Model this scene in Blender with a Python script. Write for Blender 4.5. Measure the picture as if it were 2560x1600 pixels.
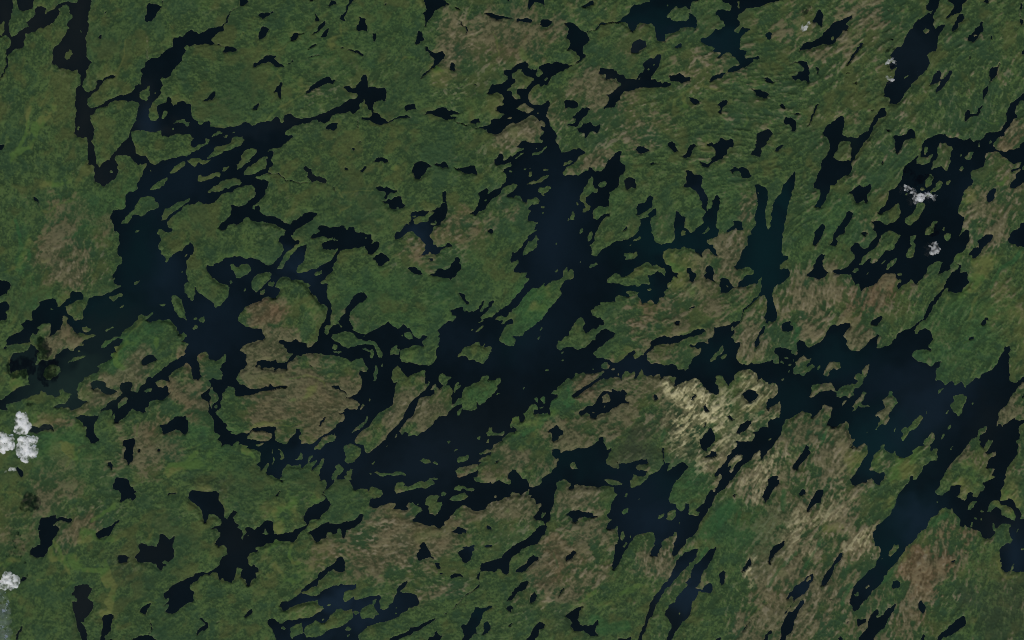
import bpy, math
import numpy as np
from mathutils import Matrix, Vector

for o in list(bpy.data.objects):
    bpy.data.objects.remove(o)
scene = bpy.context.scene

# ---------------------------------------------------------------- camera, sky, sun, exposure
M_PX = 16.0                       # metres on the ground per photograph pixel (photograph 2560 x 1600)
W, H = 2560, 1600
CAM_Z = 150000.0

cam_d = bpy.data.cameras.new('camera')
cam = bpy.data.objects.new('camera', cam_d)
scene.collection.objects.link(cam)
cam.location = (0, 0, CAM_Z)
cam_d.sensor_width = 36
cam_d.lens = 36 * CAM_Z / (W * M_PX)
cam_d.clip_start, cam_d.clip_end = 100, 600000
scene.camera = cam

SUN_EL, SUN_AZ = math.radians(50), math.radians(187.3)      # azimuth clockwise from north (+Y)
world = bpy.data.worlds.new('World')
scene.world = world
world.use_nodes = True
wn = world.node_tree
wn.nodes.clear()
wo = wn.nodes.new('ShaderNodeOutputWorld')
bg = wn.nodes.new('ShaderNodeBackground')
sky = wn.nodes.new('ShaderNodeTexSky')
sky.sky_type = 'NISHITA'
sky.sun_disc = False
sky.sun_elevation, sky.sun_rotation = SUN_EL, SUN_AZ
bg.inputs['Strength'].default_value = 0.07
wn.links.new(sky.outputs[0], bg.inputs['Color'])
wn.links.new(bg.outputs[0], wo.inputs['Surface'])

sd = bpy.data.lights.new('sun', 'SUN')
sd.energy, sd.angle, sd.color = 3.5, math.radians(0.5), (1.0, 0.955, 0.89)
sun = bpy.data.objects.new('sun', sd)
scene.collection.objects.link(sun)
to_sun = Vector((math.sin(SUN_AZ) * math.cos(SUN_EL), math.cos(SUN_AZ) * math.cos(SUN_EL), math.sin(SUN_EL)))
sun.rotation_euler = (-to_sun).to_track_quat('-Z', 'Y').to_euler()
sun.location = to_sun * 60000

vs = scene.view_settings
vs.view_transform, vs.look, vs.exposure, vs.gamma, vs.use_curve_mapping = 'Standard', 'None', 0.0, 1.0, False

scene.render.engine = 'CYCLES'
scene.cycles.volume_bounces = 24                         # light bounces about inside the clouds
scene.cycles.max_bounces = 26
scene.cycles.filter_width = 0.9                          # a sharp lens

# ---------------------------------------------------------------- shorelines
# Traced shores, in sixteen squares of 640 x 400 photograph pixels (row, column); half pixels from each square's corner.
# A line that begins with W is an outline of water (top right square: one cloud shadow too), with L an outline of land lying in the water before it.
SHORE = {
    (0, 0): '''W0,0 65,0 58,79 50,106 47,153 56,183 101,161 122,146 140,142 148,139 132,114 159,90 175,74 175,48 193,33 217,34 233,45 230,79 222,95 241,69 265,50 302,21 339,6 365,13 378,16 397,5 397,0 458,0 452,32 444,69 447,111 442,127 439,153 430,185 430,288 455,310 452,323 439,344 429,370 426,392 413,413 407,433 398,431 405,407 400,376 386,349 365,356 339,347 291,334 259,317 267,296 262,270 270,238 302,220 328,169 344,140 331,119 360,90 362,82 352,58 349,34 328,26 296,42 291,74 278,103 265,114 233,124 222,140 201,140 175,156 151,164 124,172 127,190 116,212 122,228 111,243 74,251 58,265 42,286 45,331 24,352 13,381 0,402 0,392 24,339 37,323 26,307 38,275 34,249 50,233 57,212 53,198 32,180 0,185 0,169 8,177 21,159 26,111 11,111 0,127
W90,0 169,0 167,32 153,48 127,56 95,48 87,16
W407,433 442,463 449,465 468,447 492,418 486,405 500,394 511,400 529,381 561,375 587,380 571,387 540,391 521,400 511,423 492,450 442,492 439,524 450,548 476,537 521,513 561,492 614,474 648,468 664,461 677,434 696,421 709,421 706,386 709,355 704,347 720,339 725,317 743,304 757,291 796,288 802,275 820,262 841,251 865,238 868,233 864,209 868,193 884,185 915,185 937,164 960,153 979,164 1000,172 1016,164 1045,143 1082,138 1116,130 1122,140 1116,156 1095,159 1074,172 1058,196 1066,214 1085,225 1069,225 1037,217 1016,220 989,228 982,220 952,232 934,225 923,233 929,246 918,270 905,307 884,328 865,360 855,381 836,394 807,389 804,402 812,429 804,450 810,471 788,489 762,516 743,550 746,561 743,587 751,601 783,606 794,585 783,550 786,529 804,524 836,511 836,492 847,487 857,495 855,521 868,532 884,526 892,508 921,505 929,519 958,521 955,550 960,577 979,603 1013,619 1045,598 1050,609 1048,630 1090,632 1116,640 1180,635 1228,616 1283,627 1283,804 545,804 577,762 587,741 609,712 648,688 653,656 667,622 683,601 680,593 691,561 697,521 693,511 635,513 609,503 574,505 534,529 476,550 471,571 452,577 455,609 470,630 471,667 463,704 455,714 471,730 471,757 482,804 434,804 437,688 423,691 392,685 375,669 378,624 376,598 384,556 378,519 382,476 377,439 397,431
L659,659 704,653 762,659 807,656 812,683 847,688 889,667 910,672 947,669 968,688 982,685 952,709 952,730 968,738 1000,725 1032,712 1029,693 1053,701 1037,722 995,746 937,775 868,791 841,804 743,804 741,783 685,767 672,720 661,688
L574,804 587,783 619,774 646,783 661,804
L701,458 712,447 730,444 749,429 749,466 741,487 733,511 720,500 706,497
L807,593 810,566 825,553 837,558 828,577 815,595
L864,618 889,601 929,599 931,609 942,609 939,632 926,627 910,611 889,614
L1064,688 1072,669 1090,656 1114,664 1090,680
L1111,688 1127,672 1142,669 1132,685
L1151,666 1175,652 1179,656 1159,668
L1040,786 1069,757 1101,733 1154,714 1161,688 1177,680 1201,688 1214,677 1206,691 1218,704 1212,725 1164,749 1111,762 1090,778 1040,794
L1021,804 989,788 963,788 942,804
L1209,804 1204,775 1222,754 1249,743 1283,749 1283,762 1270,780 1238,799 1233,804
L324,288 331,270 344,257 352,241 356,254 362,270 349,291 333,302
L389,640 397,632 406,635 400,650 392,648
L401,153 407,150 410,159 403,163
L773,468 780,463 787,468 779,473
L857,641 865,639 869,643 861,647
L733,495 741,489 741,500
W733,32 746,21 783,21 794,29 812,32 794,53 778,79 762,106 741,114 731,108 731,79
W521,77 529,63 539,59 534,69 524,79
W492,180 500,168 511,175 512,185 503,196 495,188
W1199,32 1199,0 1243,0 1228,21
W1191,34 1154,53 1132,95 1127,116 1109,130 1116,132 1135,114 1140,95 1161,53 1196,33
W1118,233 1138,231 1175,238 1191,251 1175,259 1122,262
W1085,222 1098,214 1111,228 1109,230 1098,218 1087,225
W1016,503 1037,482 1064,466 1079,452 1086,460 1074,487 1053,500 1032,507
W1265,328 1283,304 1283,339 1265,339
W1259,545 1267,532 1283,524 1283,550 1265,550
W0,725 25,720 21,733 0,757
W807,16 810,0 815,0 812,21 812,40 809,37
W1212,159 1220,159 1217,168
W733,238 738,254 737,296 734,296 736,257''',
    (0, 1): '''W265,0 302,0 280,5
W360,26 370,8 381,3 402,8 410,21 381,26 370,36
W460,0 492,0 479,21 466,26 458,53 447,79 442,90 444,108 434,111 424,98 426,85 450,56 449,32 463,16
W836,0 931,0 971,24 915,37 894,58 878,85 857,111 852,135 842,135 847,111 841,95 844,74 836,66 849,56 851,29 849,8
W11,77 26,69 58,63 69,66 53,82 34,98 29,90
W69,65 87,59 85,65 74,68
W21,143 32,135 53,135 66,146 56,159 45,185 26,196 8,201 8,185 16,164
W172,183 190,167 222,167 246,163 249,168 212,177 201,196 175,209
W295,63 304,74 307,85 320,95 321,106 296,108 294,101 299,90
W280,183 288,161 307,146 320,127 339,106 352,103 349,119 339,130 323,148 302,164
W320,190 333,169 349,151 366,140 360,159 349,175
W264,243 273,228 304,213 294,230 270,246
W426,241 434,233 444,229 442,238 431,242
W259,290 280,278 304,275 307,270 316,267 313,275 286,280 265,292
W463,246 476,246 497,253 521,253 537,270 541,283 524,279 508,262 492,259 466,254
W500,151 505,127 518,101 514,85 524,87 529,95 550,96 548,111 553,122 565,132 561,156 534,152 511,158
W583,209 585,180 590,160 601,169 604,183 598,201
W640,24 651,16 659,19 651,26
W791,214 802,196 810,153 825,161 833,155 836,175 844,201 823,212 807,222 799,214
W847,230 863,233 865,251 884,259 910,267 929,251 941,254 939,267 952,278 942,291 945,304 929,302 915,317 894,336 873,349 847,376 825,394 828,381 852,355 878,333 889,312 892,296 868,283 864,259 852,259
W974,328 979,312 989,312 994,328 997,352 984,357 968,344
W995,34 1016,40 1021,48 1008,45
W1022,95 1034,106 1040,124 1058,151 1057,180 1050,167 1042,143 1032,122
W1147,63 1164,65 1191,71 1228,79 1283,90 1283,96 1238,94 1209,103 1201,95 1180,90 1161,77
W0,317 16,304 32,296 45,283 63,278 79,280 98,278 101,286 84,296 106,312 142,331 140,336 106,336 82,315 63,310 48,317 32,316 11,328 0,334
W159,320 172,310 175,302 185,301 186,312 175,313 164,322
W1243,347 1254,344 1265,349 1283,344 1283,434 1259,439 1257,450 1270,455 1283,460 1283,587 1265,590 1259,603 1273,603 1283,598 1283,619 1259,630 1243,643 1228,661 1212,672 1177,672 1161,664 1154,651 1132,643 1098,646 1095,622 1069,614 1072,603 1090,593 1111,595 1122,614 1103,619 1100,640 1116,638 1138,632 1167,632 1175,619 1175,598 1193,593 1217,595 1243,571 1222,561 1201,553 1204,540 1222,529 1238,526 1236,503 1241,482 1228,466 1206,463 1180,471 1154,466 1164,452 1185,423 1222,423 1259,402 1262,381 1257,376 1243,376 1241,360
W835,574 857,561 892,553 915,540 952,537 974,550 1000,558 1019,571 1013,574 989,569 979,574 960,579 989,583 1012,582 1003,590 997,601 1021,614 1050,624 1064,616 1056,630 1021,619 987,593 958,601 931,593 907,579 894,574 868,571 841,576
W91,468 108,434 119,415 130,413 132,423 124,434 126,460 130,471 124,495 116,495 111,476 114,463
W246,471 254,458 270,450 273,434 296,418 323,402 344,387 365,389 378,400 394,397 389,415 370,419 344,418 328,431 296,447 270,466
W0,619 32,611 79,601 95,587 111,587 122,609 127,616 143,611 138,593 148,577 175,569 186,574 189,587 222,595 270,590 302,582 344,566 397,540 434,521 455,513 466,500 503,495 516,484 508,471 482,463 460,460 450,450 434,442 442,430 466,431 487,442 500,439 511,423 529,407 529,386 537,373 550,373 556,384 553,402 560,418 564,439 593,439 635,437 648,442 653,466 650,511 638,513 630,500 609,505 598,508 590,529 585,564 609,566 627,585 653,603 668,606 688,598 720,582 751,578 780,587 751,593 714,595 677,609 643,619 627,631 609,622 582,609 566,593 545,601 532,590 537,585 564,587 579,579 577,548 564,545 558,529 545,519 540,495 532,513 519,524 519,550 497,565 484,570 466,556 429,561 397,569 378,585 370,603 344,616 317,611 302,598 286,601 265,616 228,622 190,632 175,640 159,653 143,667 146,675 183,680 188,688 177,698 159,709 138,725 119,738 95,741 69,749 53,759 63,762 85,758 91,770 85,794 79,804 62,804 56,788 32,794 21,802 0,804
W743,542 746,529 767,523 799,524 802,542 783,545 765,556 757,564 751,556
W344,640 355,630 381,614 407,611 413,624 407,646 386,655 377,646 365,653 349,651
W505,624 509,603 514,598 513,624 511,641
W482,751 484,741 492,743 495,754 487,757
W593,802 609,788 635,786 659,794 664,804 593,804
W1085,423 1098,420 1109,426 1101,431
W0,548 0,524 13,524 16,529
W1201,804 1212,773 1222,766 1238,773 1236,804
W1241,804 1265,788 1283,773 1283,804
L533,442 537,439 541,443 535,446
L119,696 124,692 130,696 124,698
L77,697 82,696 79,701
W1257,0 1275,0 1270,8
W513,712 519,703 529,704 524,712''',
    (0, 2): '''W79,0 161,0 164,40 156,21 135,12 114,11 101,29 82,56
W0,90 3,95 0,98
W16,93 32,90 40,96 63,93 87,91 108,105 95,114 79,118 53,114 37,108 24,108
W140,124 143,106 159,99 183,94 204,103 205,111 198,124 175,137 151,139
W353,29 357,21 376,19 389,10 407,5 414,13 410,25 392,28 376,40 365,42 355,37
W269,116 280,113 307,119 331,132 352,159 378,167 386,188 391,201 378,217 360,228 350,254 356,270 370,275 365,288 344,307 317,317 286,339 254,355 233,362 201,384 196,400 180,418 159,423 151,434 138,431 135,421 111,434 98,444 85,466 85,497 96,524 138,529 159,521 172,505 185,503 192,516 188,537 175,553 167,574 185,609 206,656 222,672 222,709 238,730 235,738 246,765 275,765 312,751 349,743 370,757 368,770 328,794 320,804 0,804 0,786 26,767 53,751 61,741 42,741 26,738 29,725 48,706 66,704 79,717 106,717 138,714 159,706 159,698 143,691 143,680 159,661 159,653 146,640 146,630 167,635 169,619 164,609 148,606 138,614 124,590 106,577 85,582 63,595 45,609 24,620 0,620 0,474 16,497 42,497 42,479 26,460 26,447 42,442 69,443 87,429 106,410 108,397 101,386 79,386 61,376 50,360 56,349 45,349 21,360 0,368 0,341 24,323 66,307 82,317 82,339 98,347 124,352 122,384 132,389 159,365 146,352 130,349 135,333 169,317 206,315 233,306 246,320 270,319 288,329 317,315 336,299 336,280 323,265 312,259 296,246 283,251 275,249 288,233 294,212 286,201 271,193 275,177 286,164 286,148
W0,392 16,394 22,407 16,421 0,426
L21,548 40,524 61,519 85,534 114,550 95,556 79,566 61,558 32,553
L165,394 175,387 188,393 180,405 169,403
L101,786 103,770 138,757 159,741 183,725 177,736 159,749 153,762 127,775
L130,564 135,558 143,565 135,569
L114,746 127,741 122,751
L143,586 148,585 147,590
L304,238 313,233 307,243
L0,773 32,754 58,743 32,762 0,783
L5,804 42,773 69,762 37,788 16,804
W262,511 275,498 296,502 317,503 334,516 334,532 317,540 307,545 288,539 267,544
W308,577 339,558 355,541 381,537 400,541 381,564 370,579 349,601 328,630 317,638 283,627 286,619 317,611 322,593 308,587
W324,646 344,638 360,623 400,613 400,624 418,627 450,620 439,646 423,668 407,661 389,659 378,683 365,696 365,667 344,669 328,667
W365,164 381,156 407,153 431,130 442,116 471,114 503,106 505,115 521,111 561,82 587,63 598,32 614,24 651,21 698,0 810,0 804,5 841,0 952,0 931,5 900,16 894,32 900,48 910,74 921,98 937,103 979,90 1032,82 1040,103 1058,108 1066,124 1058,135 1037,148 1016,153 989,180 976,192 952,193 945,198 952,209 968,228 1005,235 1011,251 1027,257 1045,262 1037,275 1019,288 1037,294 1058,270 1074,262 1095,270 1116,291 1143,317 1138,325 1109,333 1079,355 1069,370 1045,392 1016,400 989,410 988,397 1005,381 1037,373 1064,365 1090,365 1127,355 1156,339 1185,323 1204,312 1206,299 1246,294 1243,283 1222,283 1196,291 1167,291 1161,280 1172,273 1169,259 1143,251 1138,233 1140,201 1148,183 1172,164 1193,153 1191,148 1148,139 1143,153 1138,172 1122,164 1109,153 1122,143 1135,132 1135,114 1124,98 1132,74 1148,58 1185,40 1233,34 1259,26 1283,19 1283,0 1053,0 1064,16 1085,13 1093,29 1095,45 1090,58 1069,53 1053,42 1032,45 1019,69 1021,79 989,87 952,95 934,101 921,90 902,69 894,48 868,40 836,42 815,36 794,53 786,69 778,85 794,90 802,103 831,108 868,101 889,79 892,61 900,69 923,98 926,127 921,148 910,140 889,140 868,135 847,140 836,156 818,159 794,167 762,172 767,196 773,206 762,212 741,214 722,201 721,164 706,127 696,119 677,124 656,116 635,119 624,132 619,153 603,161 587,146 577,119 561,111 521,114 503,116 476,119 460,127 444,127 423,148 392,159
L913,185 921,159 931,135 958,119 979,111 1042,106 1061,119 1056,135 1034,151 1019,153 995,177 979,192 952,190 937,196 921,196
L1127,45 1130,8 1140,5 1138,42
L770,26 778,21 788,29 778,34
L1064,74 1068,70 1072,74 1068,78
L741,196 747,190 751,198 746,204
W595,246 603,214 632,201 669,202 676,233 656,243 638,249 624,265 606,262 598,259
W811,233 818,225 841,216 852,220 849,233 831,242 818,242
W437,360 439,341 455,339 466,347 503,344 529,365 574,394 616,394 646,370 664,347 662,317 672,302 688,291 717,286 725,273 741,275 747,291 741,312 725,349 704,381 693,400 712,407 741,405 746,413 783,413 794,423 791,434 757,438 683,437 640,439 614,447 587,455 556,460 540,476 542,503 519,516 513,529 495,537 460,545 458,537 474,521 487,500 479,482 471,471 508,466 519,450 534,439 550,429 551,415 534,407 521,394 492,392 460,398 466,384 474,376 468,370 452,373
L683,349 688,339 696,344 688,352 680,360
L706,328 714,320 719,325 712,333
L616,394 630,389 643,381 635,392
L651,378 661,370 656,384
L616,431 627,425 624,431
L521,479 529,474 528,484
W788,386 794,380 818,378 841,371 857,373 868,381 894,389 892,407 873,407 852,417 831,407 794,410
W988,402 1005,378 1037,373 1069,365 1066,376 1042,392 1016,401 992,410
W886,480 905,483 915,495 934,503 939,513 926,519 905,519 892,505 894,497
W1028,524 1048,511 1058,500 1074,498 1081,511 1079,526 1064,534 1053,540 1053,556 1045,569 1034,558 1042,548 1042,532
W1199,443 1217,444 1243,450 1270,460 1283,474 1283,497 1259,487 1222,476 1214,460
W1257,389 1275,386 1283,389 1283,407 1267,400
W1270,169 1283,168 1283,190 1273,183
W489,804 505,783 516,762 529,757 545,757 545,804
W619,746 627,733 646,728 661,733 672,743 698,754 667,762 651,770 635,766
W779,733 788,712 804,709 818,720 825,738 834,759 815,762 799,746
W844,783 868,773 878,757 889,730 910,725 926,730 905,746 902,762 894,788 868,791
W989,804 1019,773 1021,751 1005,736 983,728 983,714 997,706 1008,720 1037,712 1042,689 1058,693 1074,704 1090,696 1103,701 1109,725 1106,738 1090,736 1079,751 1082,773 1058,783 1048,804
W1193,770 1209,751 1228,693 1225,669 1249,656 1283,648 1283,709 1267,704 1273,725 1249,741 1241,783 1217,780
W1228,24 1238,20 1238,25
L895,37 902,69 923,101 952,108 995,103 1037,101 1034,79 984,79 931,85''',
    (0, 3): '''W0,0 79,0 69,5 0,19
W0,164 19,161 29,169 24,183 11,195 0,196
W225,101 238,87 251,56 259,47 270,50 278,69 275,101 280,127 273,143 259,127 249,114 228,116
W151,259 169,238 180,212 212,209 249,198 275,183 280,164 312,132 320,114 360,106 381,93 423,78 418,95 392,116 400,132 392,151 376,153 360,175 349,193 333,212 317,223 296,222 275,220 259,228 212,243
L313,198 317,185 325,183 331,193 320,204
W455,225 460,212 471,209 474,220 460,238 450,259 418,307 394,331 397,317 423,275
W93,317 132,313 175,308 196,312 212,339 204,392 205,415 196,421 193,402 185,397 172,410 159,397 148,394 143,410 135,410 132,400 119,405 122,389 115,381 153,376 151,362 175,357 183,344 164,320 138,317
W238,332 251,334 258,349 249,370 244,370 246,352
W0,392 16,394 34,413 32,418 16,415 0,405
W0,466 5,468 3,484 0,484
W87,196 95,190 98,195 91,198
W214,53 221,48 220,58
W598,48 603,47 610,58 606,62
W616,196 624,190 632,200 624,206
W63,529 69,521 82,521 87,534 85,548 74,542
W121,571 140,564 156,560 164,567 159,577 138,574
W77,609 87,587 103,592 127,593 139,603 139,653 130,656 119,656 116,632 106,624 95,630 82,624
L124,640 129,638 129,643
W201,624 212,598 228,561 238,526 249,519 257,521 249,540 233,577 217,614 196,643
W34,759 45,736 58,726 78,721 69,736 53,757
W0,648 13,653 22,675 8,693 0,704
W394,365 405,365 397,369
W423,418 450,410 442,426 438,421
W794,48 796,24 810,16 807,0 855,0 849,37 841,58 828,77 833,101 831,138 836,146 852,130 889,122 881,143 852,180 849,228 836,259 823,254 804,265 796,275 804,296 810,323 791,355 773,376 757,381 720,418 717,434 693,460 683,482 661,508 643,519 614,521 601,529 611,505 606,489 577,484 585,466 585,434 595,413 611,405 627,392 643,365 648,339 624,352 606,344 609,317 635,307 622,291 616,278 643,238 667,233 688,185 720,138 738,111 767,98 799,74 804,66 818,69 825,50 815,58 802,58
L775,159 788,140 794,148 804,148 807,161 794,174 782,172
L680,397 693,376 701,373 693,386 685,400
W905,0 1003,0 979,21 971,48 955,66 931,68 921,77 894,93 897,79 915,58 929,40 921,16
W918,146 923,127 939,106 950,74 966,66 979,71 982,90 968,108 947,116 950,132 937,151 923,156
W997,204 1003,180 1021,167 1037,143 1058,130 1064,111 1077,114 1078,143 1074,164 1053,177 1042,196 1029,214 1013,212
L1025,176 1034,172 1045,170 1042,176 1029,181
W1109,196 1114,180 1122,177 1122,190 1114,200
W997,286 1000,278 1008,278 1008,288 1003,296
W1267,259 1283,249 1283,275 1270,270
W1257,48 1255,32 1262,11 1269,16 1266,37 1260,53
W1262,116 1265,95 1275,98 1276,119 1273,127
W1262,53 1266,95 1264,95 1259,53
W804,434 820,413 831,376 844,355 857,352 870,365 865,389 873,394 894,376 902,355 923,352 921,365 910,378 905,402 889,418 868,442 852,460 841,471 844,450 860,415 841,421
L847,421 860,402 868,392 860,415
W1079,503 1074,476 1082,444 1101,429 1111,402 1106,360 1109,344 1132,339 1146,339 1156,315 1164,317 1161,333 1146,360 1143,376 1127,392 1119,407 1109,423 1103,455 1090,482
W985,564 1003,550 1011,571 1037,571 1053,553 1064,529 1074,521 1072,540 1056,574 1040,579 1016,585 989,611 989,587
W278,804 296,767 312,741 307,704 286,683 273,661 288,643 302,622 344,593 370,574 384,593 386,614 376,640 373,677 397,688 450,691 466,672 492,661 503,659 508,630 529,598 553,556 569,542 587,541 593,561 598,574 582,587 556,593 545,609 529,630 519,667 497,698 476,722 460,743 444,778 423,804
W624,683 646,675 667,683 693,667 704,648 720,646 733,656 738,693 714,693 693,698 677,714 667,741 646,775 638,767 635,730 638,698
W1283,455 1283,497 1259,508 1241,534 1241,561 1246,598 1228,603 1206,630 1191,656 1180,680 1148,688 1127,714 1124,736 1135,746 1164,751 1191,757 1238,751 1265,725 1283,704 1283,804 1204,804 1177,783 1159,759 1122,762 1093,767 1093,804 1058,804 974,804 989,783 1011,762 1034,762 1029,775 1013,794 1021,804 910,804 910,773 929,746 918,738 905,741 889,717 857,717 847,741 847,773 836,804 810,804 828,773 831,762 810,783 788,788 762,783 757,762 767,741 783,709 804,693 847,677 868,666 886,668 894,683 921,691 947,688 974,706 995,704 1011,685 1016,698 1032,709 1050,698 1064,701 1090,672 1111,664 1164,651 1185,619 1196,571 1206,513 1225,508 1259,487
L775,762 783,741 794,733 802,738 802,762 788,780
L955,786 963,770 971,770 963,786
L1045,736 1056,712 1061,709 1056,736 1050,741
L1106,725 1111,701 1119,701 1116,720
W725,804 751,778 754,788 741,804
L352,722 370,706 402,708 415,712 415,733 423,751 418,778 407,804 344,804 325,783 339,762 352,741
L466,714 470,712 471,719 467,720
L365,613 370,609 370,614
W519,553 524,546 529,549 521,557
W595,653 601,646 609,650 606,659 598,660
W1077,8 1087,0 1106,0 1101,13 1085,16''',  # includes the shadow of the wispy cloud beside it, outlined as a lake
    (1, 0): '''W442,0 482,0 479,19 497,38 505,24 542,0 582,0 588,32 590,63 579,90 561,108 540,119 529,130 511,130 492,114 470,106 471,85 476,69 468,58 471,34 460,26 442,24
L548,61 553,48 564,47 567,58 556,62
L558,32 561,21 565,26
W661,0 743,0 754,13 778,29 804,11 820,3 841,4 847,0 1283,0 1283,495 1254,489 1233,492 1206,482 1180,479 1159,487 1127,489 1116,505 1090,521 1058,531 1037,524 1032,540 1040,561 1058,574 1064,593 1090,611 1127,624 1156,638 1146,656 1148,675 1135,698 1111,722 1085,742 1072,720 1045,704 1016,675 1000,669 979,638 974,635 979,667 969,680 966,704 947,703 937,688 923,656 921,627 942,611 937,582 931,566 939,540 929,505 942,492 968,476 976,455 968,429 952,413 937,429 907,455 878,460 863,474 847,495 833,514 825,511 831,497 820,479 799,471 810,452 796,450 786,423 807,405 799,381 786,368 791,355 802,344 825,357 857,362 865,347 847,339 835,320 841,302 873,275 894,262 921,233 947,222 968,225 995,212 1013,212 1042,222 1074,217 1090,198 1095,183 1116,169 1159,164 1185,143 1222,127 1254,124 1275,143 1278,169 1270,185 1233,217 1212,230 1185,233 1161,222 1154,228 1159,259 1151,280 1127,307 1109,317 1093,339 1116,355 1127,347 1148,328 1169,320 1196,323 1217,307 1222,294 1246,288 1254,304 1283,310 1283,804 931,804 923,794 905,788 892,780 873,751 868,725 858,704 868,677 881,671 894,688 907,698 915,736 930,757 929,794 952,804 413,804 418,773 423,751 442,722 442,696 476,680 508,677 529,668 561,661 603,635 635,603 616,619 593,632 569,619 569,603 587,590 569,587 571,571 585,550 582,532 603,521 611,500 603,482 590,482 590,444 598,418 595,370 587,356 566,355 566,323 553,296 556,270 571,254 598,251 630,233 627,175 661,159 688,146 688,124 714,79 714,58 736,34 736,22 709,21 693,26 672,11
L858,704 868,677 881,671 894,688 907,698 915,736 930,757 929,788 921,796 905,788 892,780 873,751 868,725
L844,68 857,53 878,32 907,11 931,3 929,21 910,42 889,58 868,69
L937,3 947,0 1061,0 1048,11 1016,21 995,11 984,26 971,36 955,32
L987,98 995,77 1011,74 1013,85 1037,79 1064,66 1101,63 1109,71 1103,90 1093,85 1053,95 1011,111 995,112
L1111,61 1119,37 1154,24 1148,42 1127,61
L1185,42 1185,24 1196,16 1212,0 1254,0 1233,21 1206,42 1191,45
L1212,71 1233,48 1265,21 1283,13 1283,69 1249,77 1217,80
L1034,164 1058,148 1079,130 1090,127 1116,106 1143,98 1180,87 1199,101 1201,108 1217,114 1196,127 1164,135 1148,148 1132,143 1101,161
L750,152 762,135 788,114 815,101 833,89 833,108 823,119 818,132 794,143 773,151
L676,233 683,217 704,196 730,183 762,183 778,190 780,209 796,214 794,230 767,251 751,254 733,273 714,283 693,278 661,275 659,296 646,312 614,325 603,323 606,312 635,280 656,254 677,243
L802,304 812,280 823,241 857,230 889,209 915,209 947,190 959,193 947,206 910,233 873,259 847,275 825,302
L675,362 685,349 701,350 688,360
L774,385 778,376 783,377
L921,489 929,476 939,471 934,483
L886,511 894,508 905,509 894,513
L669,606 677,614 698,599 701,603 688,619 675,630
L905,561 910,553 915,558 910,566
L844,616 849,610 855,614
L548,693 556,683 577,680 598,664 614,668 611,680 587,691 571,706 556,701
L593,741 601,733 609,733 614,725 624,728 619,738 603,743
L796,730 807,726 815,720 821,728 812,736
L1154,524 1169,521 1180,534 1196,540 1209,521 1233,518 1259,534 1262,545 1243,571 1222,577 1201,587 1183,590 1175,566 1159,545
L1146,614 1154,606 1163,616 1156,624
L1217,661 1220,643 1228,639 1230,651
L1254,624 1265,593 1283,571 1283,664 1262,648
L1175,746 1183,741 1188,746
L1191,804 1196,773 1217,743 1249,722 1283,714 1283,804
L1265,243 1270,228 1283,225 1283,246
L693,804 693,783 706,770 720,778 736,783 762,762 767,767 757,783 725,804
L963,804 974,786 987,788 989,802 1005,788 1027,783 1029,804
L751,66 756,50 760,50 757,63
L767,278 771,274 776,278 771,282
W0,602 16,606 32,603 50,614 55,630 48,646 37,656 40,680 32,669 11,672 0,683
W0,712 16,708 37,712 49,725 45,746 34,759 37,783 29,804 0,804
W159,804 164,788 159,762 164,749 175,754 198,730 198,714 233,698 259,691 286,698 288,736 302,736 317,712 344,693 349,677 365,661 386,659 410,664 418,683 415,701 381,704 355,717 325,736 331,757 344,773 365,786 376,804
L307,804 317,783 339,786 349,794 339,804
L246,749 257,742 267,749 257,756
W161,180 172,180 183,193 193,204 196,228 190,228 189,214 172,204''',
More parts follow.
